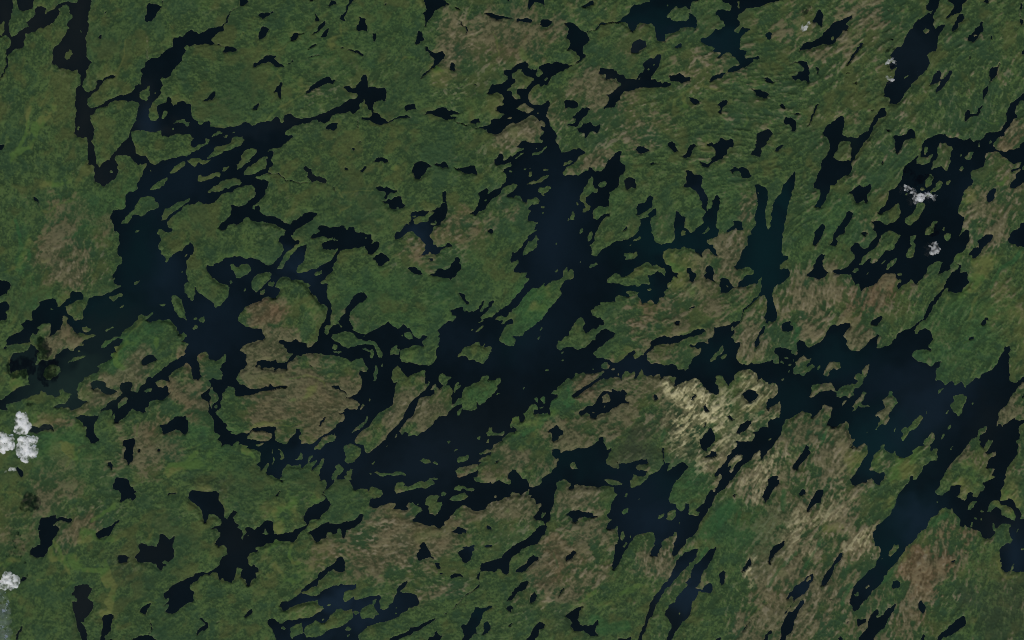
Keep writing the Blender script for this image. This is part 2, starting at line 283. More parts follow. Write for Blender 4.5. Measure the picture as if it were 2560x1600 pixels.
    (1, 1): '''W48,0 82,0 86,21 82,34 63,40 62,61 56,71 37,69 26,79 3,82 0,85 0,66 21,53 45,48 56,26
W0,0 26,0 5,13 0,16
W0,90 11,95 40,98 56,98 65,111 61,127 53,138 47,153 50,169 37,188 21,198 11,212 0,222 0,180 3,175 0,153
W58,63 85,69 116,61 124,71 153,98 201,106 265,111 265,114 196,110 153,104 119,71 111,66 85,71 58,68
W237,40 249,32 259,38 273,58 302,79 323,85 349,93 357,103 352,116 331,116 312,108 280,112 270,90 259,82 257,58 241,53
W440,47 447,38 458,38 468,49 463,57 450,56
W518,53 532,42 550,31 557,34 548,50 534,58
W587,6 598,0 661,0 664,8 653,15 640,6 624,5 614,11 598,10
W783,53 791,19 815,11 836,8 852,13 870,24 881,25 868,34 857,53 847,71 836,79 825,98 815,99 796,95 794,77 791,61
W894,22 910,20 923,21 937,8 947,12 966,45 947,45 931,38 910,32
W987,34 1016,40 1037,40 1064,32 1090,32 1101,53 1109,73 1090,68 1048,66 1032,58 1005,52
W1196,0 1283,0 1283,11 1254,19 1212,24 1197,21
W1283,32 1249,40 1233,58 1243,71 1254,85 1249,114 1222,135 1191,151 1164,169 1146,175 1164,151 1159,140 1143,148 1122,159 1109,164 1122,175 1124,193 1114,212 1106,233 1090,254 1074,267 1090,278 1103,278 1116,259 1138,249 1167,217 1175,201 1217,175 1233,143 1254,130 1283,122
L1259,62 1267,52 1278,50 1273,62
L1140,206 1146,197 1154,198 1148,209
W1251,185 1267,164 1283,156 1283,188
W601,139 616,128 630,132 638,143 651,135 667,148 709,151 706,161 688,165 669,167 661,183 653,195 641,188 648,169 632,159 614,153
W635,209 651,206 659,196 683,201 693,185 709,179 728,185 730,212 743,220 746,230 733,241 720,249 704,233 698,249 683,248 667,241 661,222 646,220
W925,159 947,158 952,172 950,204 959,228 958,249 952,286 931,307 923,325 910,333 884,334 876,365 873,384 884,397 892,423 910,443 937,434 955,415 968,415 979,434 982,450 974,437 958,431 926,450 921,466 905,475 873,470 865,455 860,468 820,483 847,450 852,423 833,410 825,394 796,376 794,360 778,357 757,365 738,384 709,396 698,397 691,407 698,386 692,370 698,362 722,362 741,339 770,307 778,294 773,275 788,259 804,256 868,254 900,246 921,228 937,212 934,190
L788,296 815,283 847,278 873,254 894,264 868,288 852,304 831,310 796,327 788,312
L873,317 889,312 886,302 900,303 905,317 894,329 878,327
L786,280 799,275 804,278 791,286
L754,320 762,315 770,320 762,324
L931,216 945,209 946,214 936,218
W1161,360 1172,341 1185,344 1188,362 1177,371
W857,495 868,492 884,500 884,512 868,509
W760,540 773,534 794,534 810,548 841,573 820,573 788,565 762,553
W860,579 889,566 910,542 926,542 942,550 974,537 979,519 995,511 1000,492 1019,488 1028,500 1016,519 1029,529 1029,545 1005,566 1000,582 979,595 976,609 971,595 942,595 921,585 900,582
W1013,664 1021,659 1037,672 1048,693 1064,712 1065,722 1053,722 1042,706 1027,693
W586,497 598,489 598,474 614,476 627,463 643,474 656,479 675,495 669,505 651,516 630,532 614,526 611,511 598,505
W278,381 286,369 323,365 320,352 308,339 315,328 331,327 344,334 370,341 402,339 423,331 450,332 452,349 460,355 471,339 482,336 495,352 500,362 529,362 545,373 574,375 579,386 579,400 587,403 571,418 587,415 609,412 619,421 616,437 593,455 587,468 561,468 550,450 545,429 550,423 534,434 519,442 503,437 476,450 463,447 423,455 423,466 407,487 405,508 392,516 384,534 389,558 365,566 347,587 344,598 349,603 325,616 331,627 360,623 357,646 355,688 370,709 381,725 376,749 381,767 376,794 370,804 349,804 355,783 355,730 317,717 312,698 304,683 288,683 286,669 265,651 262,643 278,630 259,624 241,616 228,603 198,601 183,603 164,582 148,578 124,582 111,598 101,616 93,635 114,638 119,656 106,693 74,685 53,685 32,701 0,714 0,661 26,643 32,630 53,611 74,593 79,571 69,561 48,558 21,566 0,574 0,497 21,500 37,516 50,526 74,524 90,516 111,492 140,455 138,423 114,407 114,394 124,381 143,378 148,355 127,339 101,323 63,317 32,312 0,312 0,233 8,228 21,233 21,265 32,275 58,283 95,283 116,299 148,317 169,325 185,307 212,294 233,278 238,265 259,259 288,257 304,265 304,280 291,299 270,307 238,328 201,349 190,360 188,373 175,376 183,394 198,405 212,400 220,407 217,421 204,423 175,447 148,471 122,511 108,545 138,546 146,534 148,519 175,487 201,450 217,434 254,423 251,460 241,508 233,513 209,537 201,553 204,564 222,570 254,561 286,542 304,548 315,534 339,521 370,505 389,471 410,458 413,444 392,444 365,450 339,447 331,434 328,418 336,410 360,406 381,405 384,389 360,394 344,384 323,385 296,394 280,394
L384,402 389,389 400,397 413,398 415,406 394,407
L542,394 550,389 558,392 550,397
L296,571 299,558 333,548 328,569 315,579 299,579
L56,624 66,611 93,606 94,616 85,632 63,631
L25,667 29,651 45,647 53,659 42,675 29,676
L339,410 331,418 344,407
W1283,476 1270,500 1283,505
W976,754 984,746 1016,741 1032,734 1034,751 1058,762 1090,757 1111,738 1122,720 1138,701 1151,693 1138,720 1116,762 1132,757 1154,736 1175,709 1183,698 1195,701 1185,720 1154,754 1127,783 1124,804 995,804 1003,783 982,773
W1283,704 1254,725 1238,743 1222,741 1212,757 1180,783 1154,794 1143,804 1185,804 1206,783 1228,775 1238,783 1251,788 1265,773 1262,762 1283,757
W418,804 429,783 447,767 450,746 471,720 487,688 513,669 540,661 556,677 558,691 529,714 508,725 489,743 471,757 474,773 466,804
W389,130 394,132 402,151 400,153 391,139''',
    (1, 2): '''W0,0 323,0 312,11 296,32 275,40 265,58 254,69 273,82 286,77 317,79 339,77 360,61 384,50 381,40 389,33 400,40 402,50 431,57 450,53 466,40 471,21 484,0 540,0 545,16 558,26 565,48 561,66 545,79 534,90 533,127 516,146 503,153 487,164 487,183 484,196 484,230 460,238 431,233 418,241 410,254 407,296 423,302 439,294 455,275 489,257 487,275 455,304 434,333 423,360 418,381 415,407 392,434 400,450 394,471 413,479 431,479 434,468 460,444 492,429 519,402 540,405 585,394 614,381 635,355 643,328 646,296 661,290 683,286 680,270 691,259 712,251 720,246 726,259 725,275 693,288 693,312 698,365 714,392 722,415 746,424 773,415 804,410 820,389 810,370 812,339 815,286 819,259 833,259 847,278 876,291 863,323 860,341 881,344 892,365 910,355 937,339 950,317 955,286 968,267 974,254 995,243 1003,228 1008,196 1016,177 1029,176 1040,193 1036,222 1034,243 1027,259 1024,302 1021,328 1037,349 1029,386 1011,392 1003,400 979,402 974,413 984,423 1003,423 1005,439 1021,460 1028,479 1021,482 1000,466 984,444 968,447 960,460 952,482 937,468 923,460 910,447 894,442 868,437 852,437 836,452 815,444 788,443 757,455 759,492 767,516 799,532 804,561 828,569 833,587 804,587 799,609 775,619 783,651 762,656 765,688 751,683 738,693 730,722 714,725 693,701 677,714 651,725 646,704 632,683 627,667 638,661 609,655 577,656 574,669 587,688 571,691 534,677 513,688 521,709 492,712 450,709 439,714 444,725 418,736 400,749 397,780 413,784 439,791 460,804 148,804 159,783 185,746 222,709 249,677 249,635 259,616 280,595 307,595 312,577 307,556 299,548 280,564 278,532 265,545 254,558 259,590 233,598 201,606 180,630 164,632 172,609 153,624 140,643 106,640 87,656 58,688 37,725 0,746 0,704 16,683 48,651 63,624 95,598 95,590 69,587 79,561 37,566 16,566 11,548 32,519 34,497 21,497 0,513 0,460 19,466 48,434 79,386 106,360 130,352 132,344 114,347 119,323 130,312 103,302 79,307 77,286 90,259 79,251 95,233 101,225 130,222 143,196 116,183 79,204 74,220 56,214 53,193 34,177 0,188 0,159 32,135 26,124 0,119
L58,45 66,38 77,47 69,53
L79,48 90,40 93,47
L82,79 93,66 111,61 101,77 87,84
L161,50 188,42 183,53 167,58
L74,122 90,108 122,103 148,85 185,74 189,84 159,101 124,116 95,123
L130,156 140,138 164,135 180,127 197,143 175,159 164,169 167,185 153,175
L251,29 259,11 302,3 306,11 286,26
L341,198 339,185 360,164 362,138 376,122 381,101 394,82 402,95 407,122 418,140 434,146 431,159 413,167 392,167 378,185 365,201 373,217 394,238 389,251 370,265 349,267 352,254 365,233 360,217 339,204
L434,132 439,116 460,103 471,108 468,132 455,140 442,138
L320,230 323,209 333,222 325,233
L286,302 296,286 304,254 312,275 320,280 310,302
L273,310 280,291 288,296 280,307
L143,238 151,226 163,233 156,243
L151,267 159,259 164,267 156,273
L133,280 140,275 142,283
L332,365 336,352 356,340 357,365 341,370
L378,413 376,386 386,370 407,357 407,376 397,402 384,418
L220,423 228,414 234,415 228,428
L53,482 63,450 85,407 106,400 124,370 127,392 138,397 127,402 131,421 116,444 79,471
L0,233 16,233 11,243 0,249
L336,513 341,504 347,505 344,519
L384,537 389,519 407,513 423,509 428,519 413,534 397,540
L209,561 228,542 232,548 220,566
L609,407 616,394 640,382 647,389 635,402
L590,426 598,418 603,423 595,430
L614,428 622,422 624,426
L556,479 571,468 598,466 630,459 634,476 609,495 566,502 569,487
L474,606 487,587 519,569 540,574 542,585 577,579 593,571 609,556 616,540 635,534 651,521 675,508 688,521 704,534 725,524 762,540 770,561 762,582 751,561 730,558 709,571 683,579 683,603 691,624 667,622 643,624 630,638 614,627 556,632 534,616 503,616
L680,650 693,644 703,651 691,657
L841,368 852,349 870,352 870,373 849,381
L950,373 966,355 979,325 989,344 984,360 963,368
L434,616 442,611 447,616
L323,799 344,787 362,794 360,804
L447,688 452,684 455,689
L389,62 394,61 393,66
W561,108 569,93 587,85 614,90 622,127 619,146 595,144 579,153 564,127
W693,21 709,12 729,16 714,24 696,29
W934,8 952,10 974,21 995,11 1005,0 1032,0 1016,16 989,32 974,38 958,32
W852,142 868,114 873,85 870,58 889,49 905,58 910,77 937,69 955,82 947,95 950,111 942,127 971,164 976,180 978,222 974,251 971,259 952,238 947,201 931,175 910,148 889,135
W1094,53 1101,33 1116,31 1127,45 1148,40 1172,40 1185,58 1204,79 1196,90 1164,95 1148,79 1135,56 1119,53 1106,68
W619,275 624,259 630,217 643,217 648,222 664,217 675,190 693,177 709,185 704,212 709,228 698,238 680,249 667,259 643,275
W550,355 558,341 574,329 579,339 574,349 561,356
W1074,368 1077,347 1101,339 1114,328 1106,307 1122,302 1146,306 1148,328 1146,341 1159,355 1132,355 1122,344 1111,352 1090,365
W1214,122 1238,124 1270,140 1283,148 1283,198 1273,233 1267,280 1270,323 1283,347 1283,804 1262,804 1273,767 1278,698 1270,680 1233,683 1249,656 1251,609 1249,579 1238,593 1228,619 1196,622 1169,635 1122,638 1101,635 1090,616 1079,595 1058,593 1045,598 1042,624 1027,638 1037,646 1048,661 1085,664 1090,651 1116,640 1127,635 1138,609 1164,587 1206,571 1214,556 1196,542 1169,535 1148,545 1122,545 1114,534 1143,492 1154,455 1180,423 1183,386 1196,360 1220,323 1214,286 1225,233 1228,190 1222,153
L1230,159 1236,161 1237,172 1232,168
W878,540 894,542 905,561 926,571 923,587 902,616 884,601 889,577 878,561
W963,587 971,566 963,556 974,529 989,526 997,537 1011,556 1008,587 1019,614 1000,603
L1069,630 1074,627 1084,638 1077,640
W876,754 889,738 918,725 913,736
W1138,804 1154,767 1164,743 1185,725 1212,693 1238,683 1241,688 1212,709 1185,736 1167,757 1151,794 1146,804
W484,5 479,0 487,0''',
    (1, 3): '''W275,0 339,0 349,6 392,8 423,0 421,21 426,42 405,77 381,79 349,108 339,127 312,127 307,159 294,175 292,196 267,238 233,235 249,206 259,180 262,153 249,148 230,143 228,124 243,103 254,58 270,21
W0,349 16,328 24,296 21,265 24,228 42,201 69,164 79,122 106,95 130,69 140,56 140,90 124,159 114,185 103,222 95,254 87,312 74,360 71,450 74,482 101,484 101,503 79,511 58,529 56,540 69,545 98,548 108,561 106,582 79,609 37,638 21,672 24,698 37,730 42,804 0,804
W706,16 720,0 751,0 746,21 778,24 815,11 818,0 831,0 818,48 841,32 868,32 894,56 910,37 913,0 1085,0 1079,29 1058,45 1027,48 1008,71 1013,95 1024,106 1024,127 1000,138 984,159 968,201 952,233 950,259 968,280 982,283 984,312 974,344 952,389 968,378 989,349 1011,360 1005,376 1011,392 1000,423 974,460 947,471 931,487 929,508 910,524 918,545 894,553 847,574 855,556 870,529 873,508 847,505 820,524 799,545 783,577 762,609 741,624 728,614 714,603 688,622 672,630 651,656 646,635 659,603 643,593 635,571 585,571 561,593 550,614 508,630 466,656 455,635 452,616 434,630 423,598 418,579 392,571 360,577 328,571 320,556 339,548 381,548 407,529 429,503 429,476 413,460 413,439 444,407 458,413 463,444 476,450 497,439 513,418 550,378 542,355 524,349 524,307 561,307 577,317 593,336 614,317 635,312 661,286 664,254 656,217 624,233 598,254 556,278 550,270 587,222 603,196 609,153 651,130 661,106 677,58 683,37
L786,127 788,101 810,63 830,85 823,108 810,127 794,135
L762,153 767,140 783,139 788,153 775,159
L810,164 825,143 841,116 857,106 878,116 868,132 852,153 825,164 818,183 794,183 783,175
L892,124 897,108 915,99 918,108 905,127
L955,56 960,37 974,29 978,40 968,56
L683,183 688,167 698,169 693,183
L675,148 680,140 685,151
L738,243 751,217 791,217 788,233 757,296 730,317 714,328 693,317 683,307 688,296 730,265
L783,370 794,344 815,328 820,304 831,299 855,302 847,317 833,328 836,344 825,365 804,373
L868,349 876,333 888,331 884,349 873,356
L881,381 894,368 910,370 918,365 915,392 894,405 884,392
L709,421 712,386 728,378 741,373 736,392 728,407 741,429 738,450 725,487 693,487 693,471 704,444 720,429
L868,421 873,413 876,415
L452,524 471,497 492,471 519,450 540,439 556,407 582,370 609,362 635,365 651,370 664,368 651,392 640,418 630,444 614,455 587,452 577,468 561,497 540,516 513,519 516,487 492,500 471,521
L590,548 598,529 624,503 640,487 653,479 648,503 630,529 598,553
L569,524 582,505 595,495 587,513 577,526
L415,556 434,542 452,540 452,553 434,562
L489,571 497,564 509,561 497,574
L643,564 653,569 669,560 667,574 653,578
L656,606 661,598 668,603 661,616
W468,365 479,360 495,361 497,376 489,384 476,373
W407,159 423,153 444,132 460,124 471,135 513,122 519,138 511,159 497,175 492,190 500,206 487,217 471,198 460,212 450,222 434,217 434,185 418,169
W220,421 228,381 243,355 254,328 270,317 288,328 286,339 275,370 254,407 238,426
W304,429 323,407 325,376 344,349 365,312 386,291 397,259 410,254 426,270 418,296 392,328 386,365 360,373 344,392 349,413 339,431
W193,574 212,556 233,529 249,487 265,471 288,468 283,487 273,503 280,540 302,566 294,579 265,593 254,603 233,587 206,582
W566,16 571,3 579,3 582,13 571,24
W1093,190 1106,159 1127,140 1143,139 1143,159 1132,196 1116,206 1098,206
W1048,407 1079,386 1095,370 1116,366 1128,381 1124,397 1090,423 1074,444 1058,466 1042,492 1027,500 1021,474 997,489 1005,466 1027,444 1053,439
W1283,307 1265,317 1249,344 1217,365 1204,392 1212,418 1233,423 1254,434 1283,437
W1283,0 1283,16 1270,48 1249,63 1233,95 1212,122 1212,140 1233,143 1254,127 1283,111 1283,53 1259,42 1222,69 1222,48 1259,37 1270,0
W1193,0 1228,21 1249,13 1267,11 1259,0
W934,508 945,521 971,524 963,550 960,566 989,561 1000,574 995,598 1013,614 995,630 979,640 968,661 937,664 907,656 905,640 884,651 857,693 836,730 810,767 783,804 767,804 783,773 799,741 825,704 847,672 873,651 889,609 910,582 921,566 952,550 958,529
W532,804 545,783 566,777 574,788 566,804
W1074,802 1090,783 1106,788 1106,804
W0,164 4,180 3,201 0,204
L974,349 989,339 1005,347 989,350''',
    (2, 0): '''W130,0 312,0 304,32 304,50 283,56 275,71 259,79 246,82 251,58 253,26 233,21 217,22 196,34 188,45 201,58 185,74 164,66 151,79 146,98 151,114 127,111 95,124 58,124 37,130 32,146 21,151 16,143 37,124 42,85 58,77 95,66 122,50 119,37 103,21 124,8
W339,0 381,0 386,21 407,21 413,0 730,0 751,13 770,5 780,0 847,0 878,21 894,56 897,74 915,66 939,82 923,95 923,114 945,119 929,138 926,169 889,196 847,222 815,243 783,275 757,294 746,283 730,296 728,312 704,333 691,360 675,362 653,352 667,331 668,315 653,310 630,312 609,315 601,325 603,352 611,365 598,381 571,402 540,418 513,444 487,476 466,482 434,483 407,474 381,484 413,513 418,529 437,540 431,579 450,598 455,614 476,614 495,609 495,593 474,561 471,529 487,497 497,466 513,452 529,447 561,450 564,460 553,484 579,463 574,487 574,513 587,521 603,508 614,492 635,476 643,458 667,447 688,455 714,466 733,463 725,447 746,429 757,405 783,400 815,400 841,381 849,370 849,339 836,328 815,339 780,328 778,312 799,296 820,294 831,310 852,312 841,286 857,265 894,241 937,212 952,228 966,296 995,301 1011,288 1000,254 997,222 984,185 1000,164 1029,159 1042,175 1048,201 1069,201 1077,209 1109,188 1119,172 1130,175 1133,204 1116,222 1103,243 1106,270 1116,280 1111,302 1090,304 1064,294 1042,302 1053,317 1050,336 1032,355 1005,370 1008,394 1021,402 1045,407 1050,434 1042,460 1066,487 1074,524 1074,566 1101,577 1085,603 1103,603 1109,630 1138,624 1159,635 1180,609 1199,609 1196,624 1238,627 1233,640 1270,648 1283,653 1283,537 1259,550 1238,566 1206,564 1180,574 1154,569 1164,553 1138,548 1135,524 1114,505 1095,482 1079,460 1101,444 1103,418 1116,394 1109,365 1132,339 1148,331 1172,339 1177,360 1175,376 1217,378 1283,370 1283,347 1249,349 1228,325 1206,328 1185,315 1177,291 1191,270 1228,238 1243,220 1228,206 1236,175 1206,153 1217,132 1243,119 1267,108 1283,114 1283,45 1254,45 1222,32 1196,8 1191,0 1029,0 1021,16 1000,13 989,0 339,0
L989,0 1029,0 1021,17 1003,15
W339,0 317,0 312,0 304,32 317,48 339,58 370,69 402,63 423,77 466,69 479,77 450,93 418,106 407,122 434,119 418,132 392,130 373,143 365,159 339,143 312,153 280,172 265,196 233,209 212,204 185,222 175,212 190,196 183,175 201,159 175,138 153,122 143,153 122,164 63,169 48,201 53,238 58,265 95,254 127,241 143,275 138,317 159,320 127,331 95,339 74,349 48,365 11,402 0,402 0,450 37,450 32,423 58,418 85,407 127,392 153,381 201,370 206,357 228,365 233,381 265,381 280,394 304,381 302,349 323,341 328,360 360,378 344,397 328,423 296,421 265,439 296,439 349,444 355,455 402,434 439,407 434,407 407,407 394,394 394,365 386,352 389,317 418,302 418,288 450,275 487,265 497,246 484,235 529,212 550,196 561,185 548,180 556,164 582,164 574,132 601,127 619,101 616,93 587,93 561,106 540,132 503,143 508,127 529,106 561,90 603,79 609,58 651,32 688,0
L312,0 339,0 339,16 360,29 381,69 407,74 423,82 466,69 479,77 450,93 418,106 407,122 434,119 418,132 392,130 373,143 365,159 339,143 312,153 280,172 265,196 233,209 212,204 185,222 175,212 190,196 183,175 201,159 175,138 153,122 143,153 122,164 63,169 37,148 32,132 58,124 95,124 127,111 151,114 146,98 151,79 164,66 185,74 201,58 188,45 196,34 217,22 233,21 253,26 251,58 246,82 259,79 275,71 283,56 304,50 304,32
L410,48 413,37 434,34 450,45 460,45 439,56 423,63
L521,61 534,45 574,28 569,38 545,50
L333,222 360,198 365,190 392,185 431,177 418,190 392,204 365,209
L217,265 228,238 254,225 296,228 306,259 286,283 259,299 233,302 220,286
L492,204 508,192 514,192 500,204
L722,355 736,341 759,344 749,359 730,364
L836,360 839,344 847,339 849,365
L587,450 590,418 614,402 632,384 639,389 630,415 609,437
L1042,365 1050,344 1061,331 1066,355 1085,370 1095,394 1085,413 1072,418 1064,450 1053,423 1050,386
L1074,439 1082,423 1089,429 1085,442
L1238,593 1251,566 1270,556 1283,555 1283,598
L1254,614 1270,610 1275,615
L966,40 971,29 987,32 984,45 971,48
L987,85 995,82 997,90 991,93
L938,103 947,96 950,101
L638,336 643,332 646,339 640,341
L386,161 400,153 405,159 392,168
L1005,418 1016,413 1019,423
L1238,108 1243,106 1246,110
W458,323 482,296 492,302 521,304 529,317 529,333 561,347 582,357 582,365 550,370 524,373 511,355 495,344 492,336 471,349 458,339
W712,198 728,183 751,174 773,177 783,196 762,212 741,223 725,220 714,212
W611,616 619,603 646,595 667,597 677,611 672,651 664,677 661,704 648,728 640,728 635,709 624,693 619,672 635,646 627,632 614,627
W540,712 550,709 564,730 564,751 553,746 542,730
W691,653 698,640 706,643 701,661 693,664
W786,648 796,642 807,647 799,656 788,656
W797,529 831,526 847,508 868,492 881,482 921,483 937,479 923,497 942,508 942,529 946,550 934,561 929,574 915,574 907,558 889,548 873,553 852,561 825,570 812,561 810,545
W151,564 153,529 190,532 193,542 222,526 249,519 265,534 273,558 254,550 228,553 201,561 175,569
W82,738 93,730 116,751 119,773 106,788 93,773
W569,804 582,788 614,791 638,799 635,804
W0,0 16,0 8,5 0,8
L574,29 571,26''',
    (2, 1): '''W349,0 376,0 373,29 355,26 344,42 344,69 360,76 368,53 370,37 397,26 418,21 423,34 437,34 431,26 415,16 407,11 418,0 468,0 474,26 487,50 524,69 545,69 582,53 619,42 646,21 667,11 683,26 709,48 725,45 730,21 746,32 762,42 775,40 783,69 810,95 825,90 831,77 857,77 852,90 833,108 831,119 847,140 878,143 900,146 915,138 913,101 910,82 921,74 918,61 910,53 937,26 963,5 984,8 995,0 1283,0 1283,556 1265,564 1241,585 1233,598 1196,624 1180,646 1154,648 1127,659 1109,672 1143,669 1183,659 1175,677 1143,685 1111,706 1111,714 1132,717 1122,725 1109,749 1116,757 1106,778 1085,788 1090,804 907,804 910,788 889,791 852,804 482,804 479,788 486,746 476,746 460,762 447,788 460,804 402,804 413,778 434,762 444,746 434,730 413,722 400,736 407,751 381,767 376,786 378,804 323,804 317,767 323,746 339,720 347,696 333,698 312,725 286,751 278,741 312,696 299,698 270,722 265,712 291,675 275,677 257,698 259,720 228,746 220,749 228,728 217,725 201,733 175,730 159,720 132,751 130,778 116,804 95,788 79,775 69,778 58,778 50,762 69,730 63,712 50,720 45,741 24,762 24,741 0,725 0,722 21,712 32,688 16,656 0,648 0,619 40,616 21,632 0,632 0,603 32,606 58,606 79,595 82,574 63,558 32,553 0,558 0,537 21,537 48,532 79,534 101,540 95,561 95,598 111,611 143,624 153,622 180,587 196,569 204,542 220,545 225,561 212,582 212,598 228,606 228,616 249,614 265,627 291,616 312,593 339,571 365,561 392,542 418,513 434,508 447,492 439,479 423,479 418,471 439,468 437,455 450,444 466,452 492,455 505,450 516,423 508,405 476,397 450,392 450,368 423,344 402,352 381,331 418,331 431,344 452,365 455,386 476,381 508,368 521,355 529,339 535,323 533,296 513,275 511,254 524,254 556,259 562,243 550,228 537,206 534,196 503,198 487,212 455,196 418,183 370,180 339,175 312,169 275,164 233,172 222,183 206,177 185,206 159,222 156,243 106,249 87,257 94,241 85,238 69,246 42,238 29,243 24,228 0,230 0,212 11,204 42,201 85,204 103,196 108,217 153,209 180,185 190,175 164,172 153,159 143,138 138,124 116,122 114,106 138,101 164,111 185,111 204,90 217,108 238,114 254,119 257,135 280,127 307,103 315,79 315,53 328,26
L376,0 413,0 402,11 381,32 373,26
L376,90 389,69 423,66 460,58 484,66 508,85 540,101 566,106 587,108 609,127 624,153 635,175 632,192 611,188 601,169 603,148 587,130 561,119 524,124 492,132 460,139 434,132 413,114 389,108
L378,140 389,124 407,127 407,143 394,153
L380,161 392,155 407,161 431,160 413,172 394,169
L524,142 545,139 564,148 585,147 587,185 574,180 569,161 550,153
L717,180 722,153 751,138 794,130 825,130 852,140 878,143 900,146 897,164 907,183 900,201 878,229 847,225 815,226 788,214 757,211 728,212 717,196
L669,180 675,148 693,130 698,124 709,127 701,143 717,148 712,175 688,175
L743,71 751,61 767,63 783,74 786,95 767,98 746,85
L730,77 738,74 736,90
L537,82 548,75 551,79 542,89
L585,307 587,270 595,228 603,228 611,259 601,286 595,307
L627,233 631,217 635,218 634,235
L577,238 579,228 582,233 579,242
L561,407 565,392 573,394 569,413
L653,402 656,394 660,402
L519,454 529,423 537,415 545,423 534,437 524,450
L460,588 487,556 508,529 540,513 548,487 558,476 560,497 545,521 524,548 492,561
L495,611 500,590 529,561 561,540 574,529 582,508 609,471 646,450 656,442 683,429 688,397 688,370 693,339 704,317 706,304 691,317 677,286 683,259 704,233 720,241 730,259 765,288 794,265 841,249 849,259 847,291 841,320 855,317 868,302 863,323 847,349 820,370 794,392 767,423 749,460 736,492 714,519 693,534 661,566 646,598 619,624 603,640 556,668 545,651 545,630 524,624 503,619
L714,553 741,524 767,492 788,479 794,450 810,418 825,392 857,381 873,384 894,370 894,352 876,344 884,328 900,320 902,341 921,347 937,333 918,307 918,280 937,267 952,283 974,291 952,323 942,333 966,333 979,355 979,413 995,423 1000,407 1016,392 1037,389 1034,365 1048,339 1079,328 1116,304 1138,283 1169,278 1161,304 1185,296 1222,291 1227,307 1201,328 1209,339 1191,370 1164,392 1138,418 1119,429 1109,410 1103,439 1085,447 1042,450 1037,444 1027,460 1019,484 1005,479 1011,458 1032,434 1032,418 1016,423 979,450 963,460 958,479 921,487 894,508 868,537 836,556 810,585 783,579 762,582 757,561 751,553 730,569
L987,344 1000,325 1021,302 1019,317 1008,333 1031,320 1021,339 995,362 987,360
L1191,381 1206,369 1225,369 1209,378
L1167,402 1174,398 1172,405
L439,651 442,630 460,624 487,624 503,635 526,648 529,667 503,693 482,714 460,714 442,706 450,677
L291,638 307,624 323,601 355,582 378,570 386,577 407,553 394,574 408,585 392,603 360,616 328,640 296,655
L196,701 212,685 233,661 239,672 230,693 212,704
L114,701 122,683 119,656 106,638 124,646 135,661 138,683 127,698
L82,725 87,693 95,683 94,704 87,725
L78,683 82,646 90,643 85,667
L365,733 365,722 371,721 370,736
L688,587 704,569 709,574 701,593
L643,643 659,619 661,627 651,640
L579,720 590,704 598,706 590,720
L952,609 963,598 973,606 966,620
L818,709 836,696 868,694 878,712 847,721
L884,712 894,706 910,714 907,728 894,722
L564,770 571,762 582,770 571,777
L587,759 614,762 646,767 677,767 698,759 746,762 749,782 714,780 661,775 635,783 609,775
L989,659 1003,648 1011,648 1000,661
L1003,704 1013,680 1032,683 1064,677 1069,693 1048,706 1016,717
L995,757 1005,743 1048,736 1079,725 1111,724 1114,741 1090,757 1048,778 1005,788 997,773
L1148,571 1164,558 1169,537 1183,545 1191,566 1217,566 1242,553 1238,574 1201,579 1164,585
L1098,590 1109,581 1119,587 1114,602
L1140,619 1154,601 1168,601 1161,614
L1003,193 1016,169 1053,132 1090,119 1116,114 1127,132 1156,116 1138,143 1180,132 1177,159 1154,196 1138,217 1101,209 1095,196 1064,201 1053,183 1021,180
L1093,63 1111,45 1140,24 1135,40 1111,58
L1074,53 1079,40 1087,42 1082,53
L1106,19 1127,5 1146,0 1132,13
L1220,79 1238,53 1259,26 1283,16 1283,127 1254,130 1233,122 1217,101
L1222,32 1233,5 1238,0 1259,0 1243,16
L1270,529 1283,492 1283,545 1270,540
L476,48 482,42 484,50
L159,148 164,139 168,140
L0,101 26,98 42,95 42,85
W0,45 26,42 32,58 48,90 42,98 11,103 0,111
W0,347 29,344 48,333 63,331 69,320 85,331 138,331 164,332 159,339 122,341 90,347 48,357 0,368
W312,529 323,508 344,484 349,487 339,508 323,529
W271,228 275,222 282,233 278,237
W1191,714 1201,701 1217,701 1212,712
W1283,751 1262,767 1265,794 1283,804''',
